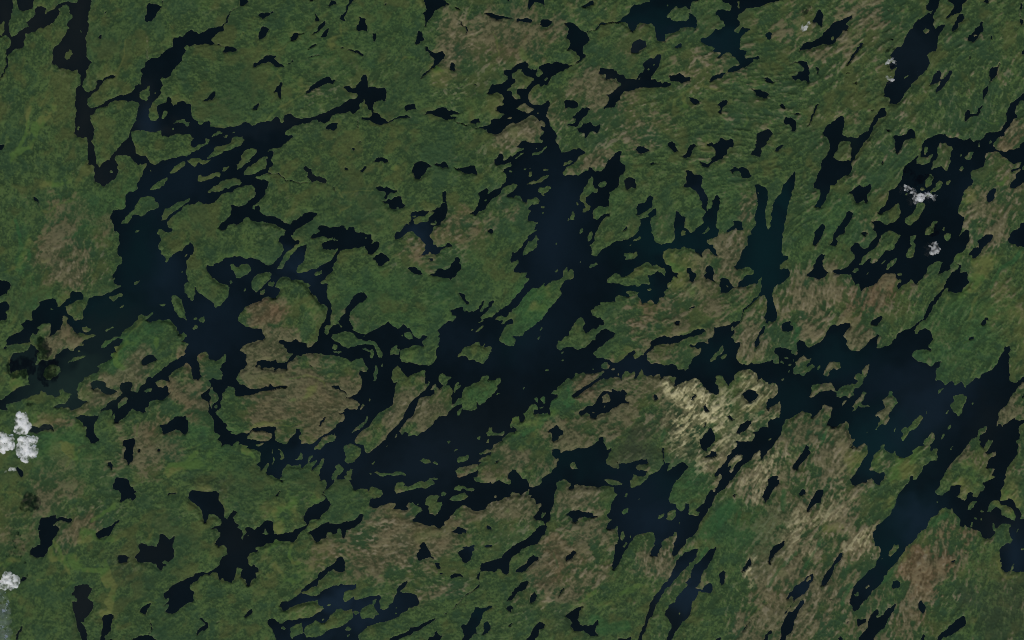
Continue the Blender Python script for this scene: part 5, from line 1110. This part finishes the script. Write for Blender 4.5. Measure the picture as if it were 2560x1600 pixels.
M_land, ns, ls, bs = material('shield_land')
N = Net(ns, ls)
brown, tan, red, marsh = N.rgb('cover_a')
lush, dark, bare, shore = N.rgb('cover_b')
st, st2, var, hu = N.rgb('grain')
crest_, crease_, grain_ = N.rgb('lines')[:3]
n1, n2, n3 = N.noise(1 / 70, 2), N.noise(1 / 420, 4), N.noise(1 / 2600, 3)
g = N.math('ADD', N.math('MULTIPLY', n1, .75), N.math('ADD', N.math('MULTIPLY', n2, .45), N.math('ADD', N.math('MULTIPLY', var, .70), N.math('MULTIPLY', N.math('SUBTRACT', grain_, .5), .62))))
col = N.mix(N.ramp(g, .70, 1.28), (.0215, .0440, .0170), (.0510, .0880, .0275))
col = N.mix(N.math('MULTIPLY', N.ramp(hu, .52, .78), .6), col, N.mix(n1, (.0440, .0580, .0180), (.0700, .0820, .0270)))
col = N.mix(N.math('MULTIPLY', N.ramp(hu, .42, .2), .45), col, (.0190, .0480, .0240))
col = N.mix(N.math('MULTIPLY', N.ramp(n3, .48, .66), .45), col, (.0200, .0470, .0210))
col = N.mix(N.math('MULTIPLY', lush, .7), col, N.mix(n1, (.0170, .0620, .0210), (.0270, .0880, .0290)))
bcol = N.mix(N.ramp(N.math('ADD', var, N.math('MULTIPLY', N.math('SUBTRACT', grain_, .5), .7)), .25, .8), (.0500, .0530, .0260), (.1050, .0930, .0520))
bcol = N.mix(N.math('MULTIPLY', red, .8), bcol, N.mix(N.ramp(var, .3, .7), (.0800, .0480, .0260), (.1450, .0880, .0520)))
col = N.mix(N.math('MULTIPLY', brown, .80), col, bcol)
mcol = N.mix(N.ramp(hu, .35, .65), (.0560, .1060, .0250), (.0920, .1080, .0320))
col = N.mix(N.math('MULTIPLY', marsh, .85), col, mcol)
col = N.mix(N.math('MULTIPLY', crest_, .5), col, (.1050, .1080, .0500))
col = N.mix(N.math('MULTIPLY', crease_, .5), col, (.0210, .0400, .0160))
col = N.mix(N.math('MULTIPLY', dark, .6), col, (.0260, .0290, .0190))
fl = N.math('MULTIPLY', N.ramp(st, .60, .88), N.math('MULTIPLY', tan, .75), clamp=True)
col = N.mix(fl, col, N.mix(n2, (.1900, .1650, .1150), (.2600, .2250, .1600)))
col = N.mix(N.math('MULTIPLY', N.ramp(bare, .25, .9), N.math('ADD', .0, N.math('MULTIPLY', N.ramp(var, .2, .7), .8))), col, (.1450, .1400, .0700))
col = N.mix(N.math('MULTIPLY', N.ramp(tan, .3, 1.0), N.math('MULTIPLY', N.ramp(var, .3, .75), .6)), col, (.1350, .1180, .0640))
bf = N.math('MULTIPLY', N.ramp(N.math('ADD', st2, N.math('MULTIPLY', bare, .10)), .49, .76), N.math('MULTIPLY', bare, .75), clamp=True)
col = N.mix(bf, col, N.mix(N.ramp(var, .3, .75), (.2600, .2450, .1250), (.4400, .4050, .2350)))
col = N.mix(N.math('MULTIPLY', shore, .6), col, (.0900, .1000, .0600))
ls.new(col, bs.inputs['Base Color'])
bs.inputs['Roughness'].default_value = .9
bs.inputs['Specular IOR Level'].default_value = .1

M_water, ns, ls, bs = material('lake_water')
N = Net(ns, ls)
peat, teal, silt, painted_haze = N.rgb('tint')
n = N.noise(1 / 1500, 4)
col = N.mix(N.ramp(n, .35, .65), (.0006, .0030, .0038), (.0011, .0042, .0058))
col = N.mix(peat, col, (.0052, .0078, .0078))
col = N.mix(teal, col, (.0015, .0125, .0135))
col = N.mix(silt, col, (.0085, .0190, .0150))
col = N.mix(painted_haze, col, (.0058, .0140, .0235))  # thin haze above the lakes, painted into the water colour
ls.new(col, bs.inputs['Base Color'])
bs.inputs['Roughness'].default_value = .12
bs.inputs['IOR'].default_value = 1.33

def cloud_material(name, dens, lo=.42, hi=.66, tone=(.9995, .9995, .9995)):
    m, ns, ls, bs = material(name)
    N = Net(ns, ls)
    ns.remove(bs)
    v = node(ns, 'ShaderNodeVolumePrincipled')
    v.inputs['Color'].default_value = (*tone, 1)
    v.inputs['Anisotropy'].default_value = .25
    k = N.ramp(N.noise(1 / 190, 5, .65), lo, hi)
    ls.new(N.math('MULTIPLY', N.math('ADD', k, .03), dens), v.inputs['Density'])
    ls.new(v.outputs[0], ns['Material Output'].inputs['Volume'])
    return m


M_thick, M_thin, M_veil = cloud_material('thick_cloud', .042), cloud_material('thin_cloud', .030, .38, .64), cloud_material('cloud_veil', .0016, .2, .9, (.90, .95, .99))

# ---------------------------------------------------------------- meshes on the grid
VX = ((PXX - W / 2) * M_PX).astype(np.float32)
VY = ((H / 2 - PXY) * M_PX).astype(np.float32)
gi = np.arange(GS[0] * GS[1], dtype=np.int32).reshape(GS)
QUADS = np.stack([gi[:-1, :-1], gi[1:, :-1], gi[1:, 1:], gi[:-1, 1:]], -1)


def grid_mesh(name, quads, z, cols, mat, smooth=True, normals=None):
    v, inv = np.unique(quads.ravel(), return_inverse=True)
    me = bpy.data.meshes.new(name)
    nq = len(quads)
    me.vertices.add(len(v)); me.loops.add(nq * 4); me.polygons.add(nq)
    co = np.stack([VX.ravel()[v], VY.ravel()[v], z.ravel()[v]], -1).astype(np.float32)
    me.vertices.foreach_set('co', co.ravel())
    me.loops.foreach_set('vertex_index', inv.astype(np.int32).ravel())
    me.polygons.foreach_set('loop_start', np.arange(0, nq * 4, 4, dtype=np.int32))
    if smooth:
        me.polygons.foreach_set('use_smooth', np.ones(nq, bool))
    for an, arr in cols.items():
        a = me.attributes.new(an, 'FLOAT_COLOR', 'POINT')
        a.data.foreach_set('color', arr.reshape(-1, 4)[v].astype(np.float32).ravel())
    me.materials.append(mat)
    me.update(calc_edges=True)
    me.validate()
    if normals is not None:
        me.normals_split_custom_set_from_vertices(normals.reshape(-1, 3)[v])
    o = bpy.data.objects.new(name, me)
    scene.collection.objects.link(o)
    return o


_zy, _zx = np.gradient(Z, STEP * M_PX)
NRM = np.stack([-_zx, _zy, np.ones_like(Z)], -1)
NRM /= np.linalg.norm(NRM, axis=-1, keepdims=True)


def props(o, label=None, category=None, kind=None, group=None):
    for k, v in (('label', label), ('category', category), ('kind', kind), ('group', group)):
        if v:
            o[k] = v
    return o


LCOL = {'cover_a': np.stack([weights['brown'], weights['tan'], weights['red'], weights['marsh']], -1),
        'cover_b': np.stack([weights['lush'], weights['dark'], weights['bare'], SHOREW], -1),
        'grain': np.stack([.5 + fleck / 6, .5 + slab / 6, .5 + tex / 6, .5 + hue / 6], -1),
        'lines': np.stack([crest * (.3 + .7 * weights['brown']), crease, .5 + unit(gnoise(GS, .55) + .5 * an1) / 6, SHOREW], -1)}

lg = grow(LAND, 2)
QF = np.maximum.reduce([F[:-1, :-1], F[1:, :-1], F[1:, 1:], F[:-1, 1:]]) > -.30
ql = np.maximum.reduce([lg[:-1, :-1], lg[1:, :-1], lg[1:, 1:], lg[:-1, 1:]])
near = np.maximum.reduce([LAND[:-1, :-1], LAND[1:, :-1], LAND[1:, 1:], LAND[:-1, 1:]])
ql = np.where(near > 0, near, ql)
ql = np.where(QF | (near > 0), ql, 0)


used_labels = set()


# landmarks that other labels lean on: photograph pixels / 1.058
MARKS = [(570,635,'the heart-shaped island'),(686,877,'the big brown island'),(516,570,'the big branching green island'),(622,738,'the reddish brown headland'),
 (1052,953,'the broad brown streaked island'),(929,965,'the long brown streaked island'),(1257,729,'the long bright green island'),(1630,955,'the pale bare rock dome'),
 (2290,1108,'the big olive eastern island'),(264,303,'the wedge-shaped green island'),(387,344,'the oval western island'),(1812,600,'the two-horned bay'),
 (2205,490,'the winged white cloud'),(2210,586,'the mottled white cloud'),(45,1035,'the three clumped clouds'),(22,1374,'the lone lower cloud'),(1507,650,'the ragged comb-edged island'),
 (1390,460,'the anvil-shaped island'),(2085,590,'the long island in the eastern lake'),(1985,913,'the elbow-shaped island'),(836,808,'the hook-tailed green island'),
 (1228,196,'the looped islands of the northern lake'),(2155,130,'the long narrow northeastern lake'),(553,1288,'the antler-shaped lake'),(2110,1250,'the wide southeastern channel'),
 (160,125,'the islet in the peaty lake'),(70,310,'the bright marsh strip'),(258,1390,'the curved marsh strip'),(195,1420,'the peaty hourglass lake'),(800,1420,'the hazy blue southern lake'),
 (1773,935,'the round pond among bare rock'),(352,849,'the oval pond on the western peninsula'),(1500,190,'the three-armed northern lake'),(1005,550,'the forked blue lake'),
 (840,565,'the dark lobed lake'),(1530,1210,'the wide southern basin'),(1740,90,'the funnel-shaped northern bay'),(1978,369,'the chained northeastern lake'),(2385,310,'the reddish eastern headland'),
 (1590,835,'the oval green peninsula'),(440,920,'the reddish western patch'),(1340,1370,'the pale southern outcrop'),(890,1285,'the white-flecked brown hill'),(2190,1340,'the rust-brown hill'),
 (1620,1150,'the bright green headland'),(1400,390,'the tan northern headland'),(870,220,'the four-lobed northern lake'),(1040,265,'the eye-shaped northern pond'),(360,200,'the western lake elbow'),
 (190,290,'the straight western channel'),(120,550,'the brown western rock'),(1000,60,'the dagger-shaped northern lake'),(1370,90,'the hooked northern pond'),(1900,1230,'the tan streaked ridges'),
 (2030,1290,'the bare tan shore'),(1650,1400,'the twin southern finger lakes'),(2060,700,'the red-brown eastern knoll'),(110,1260,'the boot-shaped western lake'),(365,1300,'the grey western lake'),
 (1190,1220,'the brown southern headland'),(1060,1180,'the zigzag of southern islets'),(620,380,'the slanting western islands'),(1080,800,'the dark middle basin'),(1290,590,'the broad central reach'),
 (1660,560,'the toothed northern bay'),(870,650,'the Y-shaped western channel'),(1120,100,'the pale flecked northern hill'),(2120,960,'the scattered eastern isles'),(1640,1010,'the streaked bare slabs'),
 (150,800,'the cloud-shadowed peninsula'),(470,800,'the open western basin'),(1230,330,'the knotted northern narrows'),(1800,1130,'the pale rock peninsula'),(990,690,'the small slotted pond'),(700,1100,'the comb of southern points')]
HAND = {(686,877): 'large brown rocky island with dark green rim, indented by two long bays',
        (516,570): 'large branching dark green island with deep bays, in the western water',
        (1257,729): 'long bright green wooded island slanting across the middle of the lake',
        (1058,953): 'broad brown streaked island east of the long brown one, forest on its east tip',
        (929,965): 'long brown streaked island slanting up to the right, green at its top',
        (2290,1108): 'big olive green island cut by fingers, in the lower right water',
        (264,303): 'wedge-shaped green island between two western channels',
        (387,344): 'broad oval green island south of the western lake elbow'}


def mark_phrase(x, y):
    """Phrases that say where something lies from the landmarks near it, nearest first."""
    out = []
    near_ = sorted((math.hypot(mx * 1.058 - x, my * 1.058 - y), mx * 1.058, my * 1.058, t) for mx, my, t in MARKS)
    for d, mx, my, t in near_[:9]:
        if d < 9:
            continue
        a = math.degrees(math.atan2(my - y, x - mx)) % 360
        way = ('east', 'north-east', 'north', 'north-west', 'west', 'south-west', 'south', 'south-east')[int((a + 22.5) // 45) % 8]
        far = 'right' if d < 28 else 'just' if d < 60 else 'a little' if d < 105 else 'some way' if d < 170 else 'well' if d < 260 else 'far'
        out.append(f'{far} {way} of {t}')
    return out


def shape_words(sel_i, sel_j):
    x, y = PXX[sel_i, sel_j], PXY[sel_i, sel_j]
    area = len(x) * STEP * STEP
    if len(x) < 3:
        return area, 1.0, 'round', ''
    ev, evec = np.linalg.eigh(np.cov(np.stack([x, -y])) + np.eye(2) * .3)
    el = math.sqrt(ev[1] / ev[0])
    full = area / (4 * math.pi * math.sqrt(max(ev[0] * ev[1], 1e-6)))
    a = math.degrees(math.atan2(evec[1, 1], evec[0, 1])) % 180
    lie = ('lying east to west' if a < 22 or a > 158 else 'slanting up to the right' if a < 68 else
           'lying north to south' if a < 112 else 'slanting down to the right')
    word = 'branching' if full < .62 else 'ragged' if full < .8 and area > 900 else 'slender' if el > 3 else 'oval' if el > 1.7 else 'rounded'
    return area, el, word, lie if el > 1.7 else ''


def label_for(text, x, y):
    for p in mark_phrase(x, y):
        lab = f'{text} {p}'
        if lab not in used_labels and len(lab.split()) <= 16:
            break
    used_labels.add(lab)
    return lab


# ---------------------------------------------------------------- land: the mainland and every island
border = np.unique(np.concatenate([LAND[0], LAND[-1], LAND[:, 0], LAND[:, -1]]))
frame_edge = np.zeros(LAND.max() + 1, bool)
frame_edge[border] = True
flat = ql.ravel()
order = np.argsort(flat, kind='stable')
bounds = np.searchsorted(flat[order], np.arange(LAND.max() + 2))
gsel = np.argsort(LAND.ravel(), kind='stable')
gb = np.searchsorted(LAND.ravel()[gsel], np.arange(LAND.max() + 2))
ALLQ = QUADS.reshape(-1, 4)
SHARE = {}
islands = []
for k in range(1, LAND.max() + 1):
    f = order[bounds[k]:bounds[k + 1]]
    if not len(f):
        continue
    pts = gsel[gb[k]:gb[k + 1]]
    pi, pj = np.unravel_index(pts, GS)
    vis = INFRAME[pi, pj]
    if frame_edge[k]:
        o = grid_mesh('terrain', ALLQ[f], Z, LCOL, M_land)
        cx, cy = PXX[pi, pj][vis].mean(), PXY[pi, pj][vis].mean()
        props(o, label_for('forested shield land', cx, cy), kind='structure')
        continue
    area, el, word, lie = shape_words(pi[vis], pj[vis])
    cx, cy = float(PXX[pi, pj][vis].mean()), float(PXY[pi, pj][vis].mean())
    br, ta, ba, lu, re_ = (float(weights[n][pi, pj].mean()) for n in ('brown', 'tan', 'bare', 'lush', 'red'))
    cover = ('reddish brown' if re_ > .3 else 'pale rocky' if ba + .5 * ta > .45 else 'brown rocky' if br > .6 else
             'patchy green and brown' if br > .35 else 'bright green wooded' if lu > .4 else 'dark green wooded')
    size = 'large' if area > 9000 else 'medium' if area > 2200 else 'small' if area > 450 else 'tiny'
    noun = 'island' if area > 450 else 'islet'
    key = None
    for (hx, hy), text in HAND.items():
        i, j = int((hy * 1.058 + PAD) / STEP), int((hx * 1.058 + PAD) / STEP)
        if LAND[i, j] == k:
            key = text
    rim = F.ravel()[ALLQ[f]].min(1) < .26
    if area > 900 and (~rim).sum() > 40:            # a paler rocky shore runs round the wooded middle
        o = bpy.data.objects.new('island', None)
        scene.collection.objects.link(o)
        o.location = ((cx - W / 2) * M_PX, (H / 2 - cy) * M_PX, 0)
        o.empty_display_size = 200
        for part, q in (('woodland', f[~rim]), ('rocky_shore', f[rim])):
            c = grid_mesh(part, ALLQ[q], Z, LCOL, M_land, normals=NRM)
            c.parent = o
            c.matrix_parent_inverse = Matrix.Translation((-o.location.x, -o.location.y, 0))
    else:
        o = grid_mesh('island', ALLQ[f], Z, LCOL, M_land)
    lab = key or label_for(f'{size} {word} {cover} {noun}', cx, cy)
    used_labels.add(lab)
    grp = 'wooded islands of the lakes' if area > 450 else 'tiny islets off the shores'
    props(o, lab, 'island', group=grp)
    islands.append((area, cx, cy, lab))

# ---------------------------------------------------------------- water: every lake, pond and channel, plus one cloud shadow drawn as water
TINT = {
 'peat': [(185,60,45,130,90,1.),(150,130,45,60,0,1.),(195,290,28,110,90,1.),(205,330,30,50,90,.9),(230,220,40,40,30,.7),(245,410,35,30,0,.8),(60,60,60,50,40,1.),(20,50,30,80,90,1.),(60,95,40,30,0,.9),(90,15,40,30,0,1.),
   (345,240,25,50,90,.7),(360,305,60,16,0,.8),(270,370,80,40,30,.6),(310,360,60,30,0,.5),(195,1420,40,60,90,1.2),(750,420,40,25,-20,.9),(365,1300,60,50,0,.5),(1500,110,30,20,0,1.),(2170,140,60,140,58,.35),(1080,1050,180,70,20,.4),(1020,1080,200,50,10,.3),(560,1270,40,60,0,.4),(1450,190,40,20,0,.5),(1480,430,20,16,0,.5),(2160,1010,200,60,55,.35),(2330,1000,50,60,0,.4),(680,280,120,20,15,.5),(2370,1250,60,40,0,.6),(1560,1430,60,60,60,.4),(1800,340,30,30,0,.4)],
 'teal': [(1810,600,60,130,90,.8),(1600,580,110,40,0,.7),(1530,560,40,60,90,.6),(1690,560,50,50,0,.6),(1870,480,30,90,70,.8),(1520,690,50,45,0,.6),(2080,1050,80,70,0,.9),(2130,1040,60,40,0,.6),(2100,1310,60,110,60,.6),(2120,1220,70,80,60,.6),(1690,90,120,30,0,.6),(1700,110,60,60,0,.5),(1540,50,120,40,0,.5),(330,600,40,90,90,.5),(350,620,50,100,90,.4),(240,720,120,40,0,.5),(1980,850,80,40,0,.5),(1860,950,50,60,0,.4),(1960,680,30,20,0,.3),(1680,830,50,40,0,.4),(1300,1080,120,40,0,.4),(1590,1140,50,40,0,.4),(1450,1100,80,30,0,.3),(620,1080,60,40,0,.3),(1900,460,20,40,60,.4),(1230,800,60,40,30,.3),(1140,1440,30,40,60,.5)],
 'silt': [(150,930,120,55,25,.9),(200,880,90,40,25,.8),(100,920,60,40,0,.8),(60,880,50,50,0,.6),(250,800,80,50,30,.4),(170,965,50,30,0,.6),(2010,320,20,30,0,.2)],
 'painted_haze': [(400,640,40,70,90,.55),(345,290,25,50,90,.7),(1310,560,60,140,90,.55),(1330,470,50,60,90,.4),(1280,790,100,50,60,.3),(1540,1230,80,60,0,.6),(1520,1180,60,80,0,.4),(800,1420,70,30,10,1.),(870,1450,80,40,20,.7),(740,1490,80,20,10,.5),(2210,950,140,50,45,.6),(2150,900,120,40,0,.4),(1620,1410,35,90,60,.9),(1640,1370,40,60,60,.6),(720,1080,80,40,30,.5),(800,1080,80,60,50,.4),(480,790,110,60,0,.4),(500,740,60,60,0,.4),(1000,560,30,40,60,.9),(1010,590,40,20,0,.7),(710,630,25,45,50,.8),(2160,1230,40,60,60,.7),(550,640,60,40,0,.3),(1650,460,20,50,-60,.4),(980,1100,140,60,20,.35),(700,680,80,40,0,.4),(2400,1310,40,50,0,.7),(1910,1400,30,60,60,.5),(2180,1320,30,30,60,.4),(1240,690,60,80,60,.3),(1070,800,40,120,60,.3),(1130,1280,30,30,0,.5),(1490,870,60,40,0,.4),(560,290,100,40,0,.25),(420,430,120,60,30,.35),(1590,110,120,40,0,.3),(440,1210,40,30,0,.4),(2040,1380,40,60,60,.2),(2320,460,60,60,0,.25),(2150,120,60,120,58,.25),(2370,600,40,60,0,.3)],  # bluish patches: haze hanging over the water, painted in
}
tint = {}
for name, blobs in TINT.items():
    acc = np.zeros(GS, np.float32)
    for x, y, rx, ry, a, s in blobs:
        x, y, rx, ry = (v * 1.058 for v in (x, y, rx, ry))
        ca, sa = math.cos(math.radians(a)), math.sin(math.radians(a))
        if a == 90:                                # half length and half width as written, upright
            ca, sa, rx, ry = 1, 0, rx, ry
        R = 2.6 * max(rx, ry) + 40
        i0, i1 = (max(0, int((v + PAD) / STEP)) for v in (y - R, y + R))
        j0, j1 = (max(0, int((v + PAD) / STEP)) for v in (x - R, x + R))
        sl = np.s_[i0:i1, j0:j1]
        dx, dy = PXX[sl] + 9 * broad[sl] - x, PXY[sl] + 9 * mid[sl] - y
        d = ((dx * ca - dy * sa) / rx) ** 2 + ((dx * sa + dy * ca) / ry) ** 2
        acc[sl] = np.maximum(acc[sl], s * np.exp(-.7 * d))
    tint[name] = np.clip(acc, 0, 1)
WCOL = {'tint': np.stack([tint[n] for n in ('peat', 'teal', 'silt', 'painted_haze')], -1)}
CG = 2                                             # water sheets use every second grid line
wg = grow(WATER, 4)
wl = wg[::CG, ::CG]
gi2 = gi[::CG, ::CG]
Q2 = np.stack([gi2[:-1, :-1], gi2[1:, :-1], gi2[1:, 1:], gi2[:-1, 1:]], -1).reshape(-1, 4)
wn_ = np.zeros((GS[0] + CG, GS[1] + CG), np.int32)
wn_[:GS[0], :GS[1]] = WATER
best = np.zeros((wl.shape[0] - 1, wl.shape[1] - 1), np.int32)
for di in range(CG + 1):
    for dj in range(CG + 1):
        v = wn_[di::CG, dj::CG][:best.shape[0], :best.shape[1]]
        best = np.maximum(best, v)
edge = np.maximum.reduce([wl[:-1, :-1], wl[1:, :-1], wl[1:, 1:], wl[:-1, 1:]])
wq = np.where(best > 0, best, edge).ravel()
worder = np.argsort(wq, kind='stable')
wb_ = np.searchsorted(wq[worder], np.arange(WATER.max() + 2))
wsel = np.argsort(WATER.ravel(), kind='stable')
wgb = np.searchsorted(WATER.ravel()[wsel], np.arange(WATER.max() + 2))
ZERO = np.zeros(GS, np.float32)
ponds = []
for k in range(1, WATER.max() + 1):
    f = worder[wb_[k]:wb_[k + 1]]
    if not len(f):
        continue
    pi, pj = np.unravel_index(wsel[wgb[k]:wgb[k + 1]], GS)
    vis = INFRAME[pi, pj]
    if not vis.any():
        continue
    area, el, word, lie = shape_words(pi[vis], pj[vis])
    cx, cy = float(PXX[pi, pj][vis].mean()), float(PXY[pi, pj][vis].mean())
    name = 'lake' if area > 4000 else 'pond'
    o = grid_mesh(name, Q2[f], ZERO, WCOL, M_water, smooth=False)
    size = 'vast' if area > 200000 else 'large' if area > 20000 else 'medium' if area > 4000 else 'small' if area > 700 else 'tiny'
    tone = 'dark' if tint['peat'][pi, pj].mean() < .4 else 'peaty grey'
    props(o, label_for(f'{size} {word} {tone} {name}', cx, cy), kind='structure',
          group='lakes between the forested shores' if name == 'lake' else 'ponds in the forest')
    ponds.append((area, cx, cy, o['label']))

# the land goes on beyond the picture
span = 200000
me = bpy.data.meshes.new('ground')
me.from_pydata([(-span, -span, -12), (span, -span, -12), (span, span, -12), (-span, span, -12)], [], [(0, 1, 2, 3)])
for an, c in (('cover_a', (.2, .1, .1, .05)), ('cover_b', (.2, 0, 0, 0)), ('grain', (.5, .5, .55, .5)), ('lines', (0, 0, .5, 0))):
    me.attributes.new(an, 'FLOAT_COLOR', 'POINT').data.foreach_set('color', c * 4)
me.materials.append(M_land)
go = bpy.data.objects.new('ground', me)
scene.collection.objects.link(go)
props(go, 'forest floor going on beyond the lakes to the horizon', kind='structure')

# ---------------------------------------------------------------- clouds
import bmesh
from mathutils import noise as mnoise


def cloud(label, puffs, alt, seed, density=1.0, flat=.55, bite=.42):
    """puffs: (x, y, radius) in photograph pixels where the cloud is seen; alt in metres; the sight line is followed up to that height."""
    r = np.random.default_rng(seed)
    bm = bmesh.new()
    k = (CAM_Z - alt) / CAM_Z
    cx = sum(p[0] for p in puffs) / len(puffs); cy = sum(p[1] for p in puffs) / len(puffs)
    ox, oy = (cx - W / 2) * M_PX * k, (H / 2 - cy) * M_PX * k
    for px, py, rad in puffs:
        n = max(7, int(8 + rad * .9))
        for q in range(n):
            a, d = r.uniform(0, 6.283), rad * math.sqrt(r.uniform(0, 1)) * .85
            s = rad * r.uniform(.34, .6) * (1.15 - .5 * d / rad)
            x = ((px + math.cos(a) * d - W / 2) * M_PX) * k - ox
            y = ((H / 2 - py - math.sin(a) * d) * M_PX) * k - oy
            z = (r.uniform(-.05, .5) * rad * (1 - .6 * d / rad)) * M_PX * flat
            bmesh.ops.create_icosphere(bm, subdivisions=2, radius=s * M_PX * k,
                                       matrix=Matrix.Translation((x, y, z)) @ Matrix.Diagonal((1, 1, flat * 1.3, 1)))
    me = bpy.data.meshes.new('cloud')
    bm.to_mesh(me); bm.free()
    o = bpy.data.objects.new('cloud', me)
    scene.collection.objects.link(o)
    o.location = (ox, oy, alt)
    md = o.modifiers.new('merge', 'REMESH')
    md.mode, md.voxel_size, md.use_smooth_shade = 'VOXEL', 20, True
    sm_ = o.modifiers.new('soften', 'SMOOTH')
    sm_.iterations, sm_.factor = 4, .5
    dg = bpy.context.evaluated_depsgraph_get()
    me2 = bpy.data.meshes.new_from_object(o.evaluated_get(dg))
    o.modifiers.clear()
    old = o.data
    o.data = me2
    bpy.data.meshes.remove(old)
    me2.name = 'cloud'
    for v in me2.vertices:
        p = Vector((v.co.x, v.co.y, v.co.z)) + Vector((seed * 977.0, 0, 0))
        d = mnoise.fractal(p / 200, .9, 2.1, 4)
        v.co += v.normal * (d * 3.2 * max(p_[2] for p_ in puffs))
    me2.polygons.foreach_set('use_smooth', np.ones(len(me2.polygons), bool))
    me2.materials.clear()
    me2.materials.append(M_thick if density > .8 else M_thin if density > .45 else M_veil)
    props(o, label, 'cloud', group='small white clouds over the land and lakes')
    return o


cloud('puffy white cloud, upper right of the three clumped at the left edge', [(54,1048,17),(60,1066,18),(50,1074,14),(48,1052,12)], 3500, 1)
cloud('puffy white cloud cut off by the left edge, beside two others', [(4,1098,19),(20,1108,17),(6,1116,16),(-18,1112,22),(28,1096,9)], 3500, 2)
cloud('largest puffy white cloud, lower right of the three clumped at the left edge', [(62,1108,19),(80,1100,15),(56,1128,18),(76,1128,18),(64,1142,15),(84,1130,10)], 3500, 3)
cloud('small faint white cloud wisp below the three clumped clouds', [(28,1174,7),(36,1174,6),(14,1180,5)], 3000, 4, .75)
cloud('white cloud at the left edge near the bottom of the photo, standing alone', [(20,1444,16),(34,1452,17),(12,1462,14),(26,1462,13)], 3500, 5)
cloud('bright white cloud with ragged wings over the eastern lake, north of a fainter cloud', [(2268,472,8),(2282,480,9),(2293,498,12),(2304,494,10),(2322,488,8),(2336,494,8),(2312,488,6),(2262,466,5)], 900, 6, .9)
cloud('faint mottled white cloud over the eastern lake, south of the brighter winged one', [(2337,610,8),(2334,622,8),(2344,622,8),(2328,632,8),(2340,630,7),(2324,616,4)], 900, 7, .62)
cloud('wispy white cloud over forest by a dark lake in the upper right corner area', [(2010,72,8),(2016,66,6),(2022,58,5),(2004,64,4)], 900, 8, .62)
cloud('thin streaky white cloud on the northwest shore of a long narrow lake', [(2222,154,6),(2232,151,7),(2240,156,5),(2216,158,4)], 700, 9, .5)
cloud('small thin white cloud on the west shore of a long narrow lake', [(2224,196,6),(2230,200,6),(2218,192,5)], 700, 10, .5)
cloud('thin bluish veil of cloud along the left edge at the lower corner', [(0,1500,20),(4,1520,22),(2,1540,24),(4,1560,24),(0,1585,26),(-2,1478,16),(8,1600,24)], 2500, 11, .4)
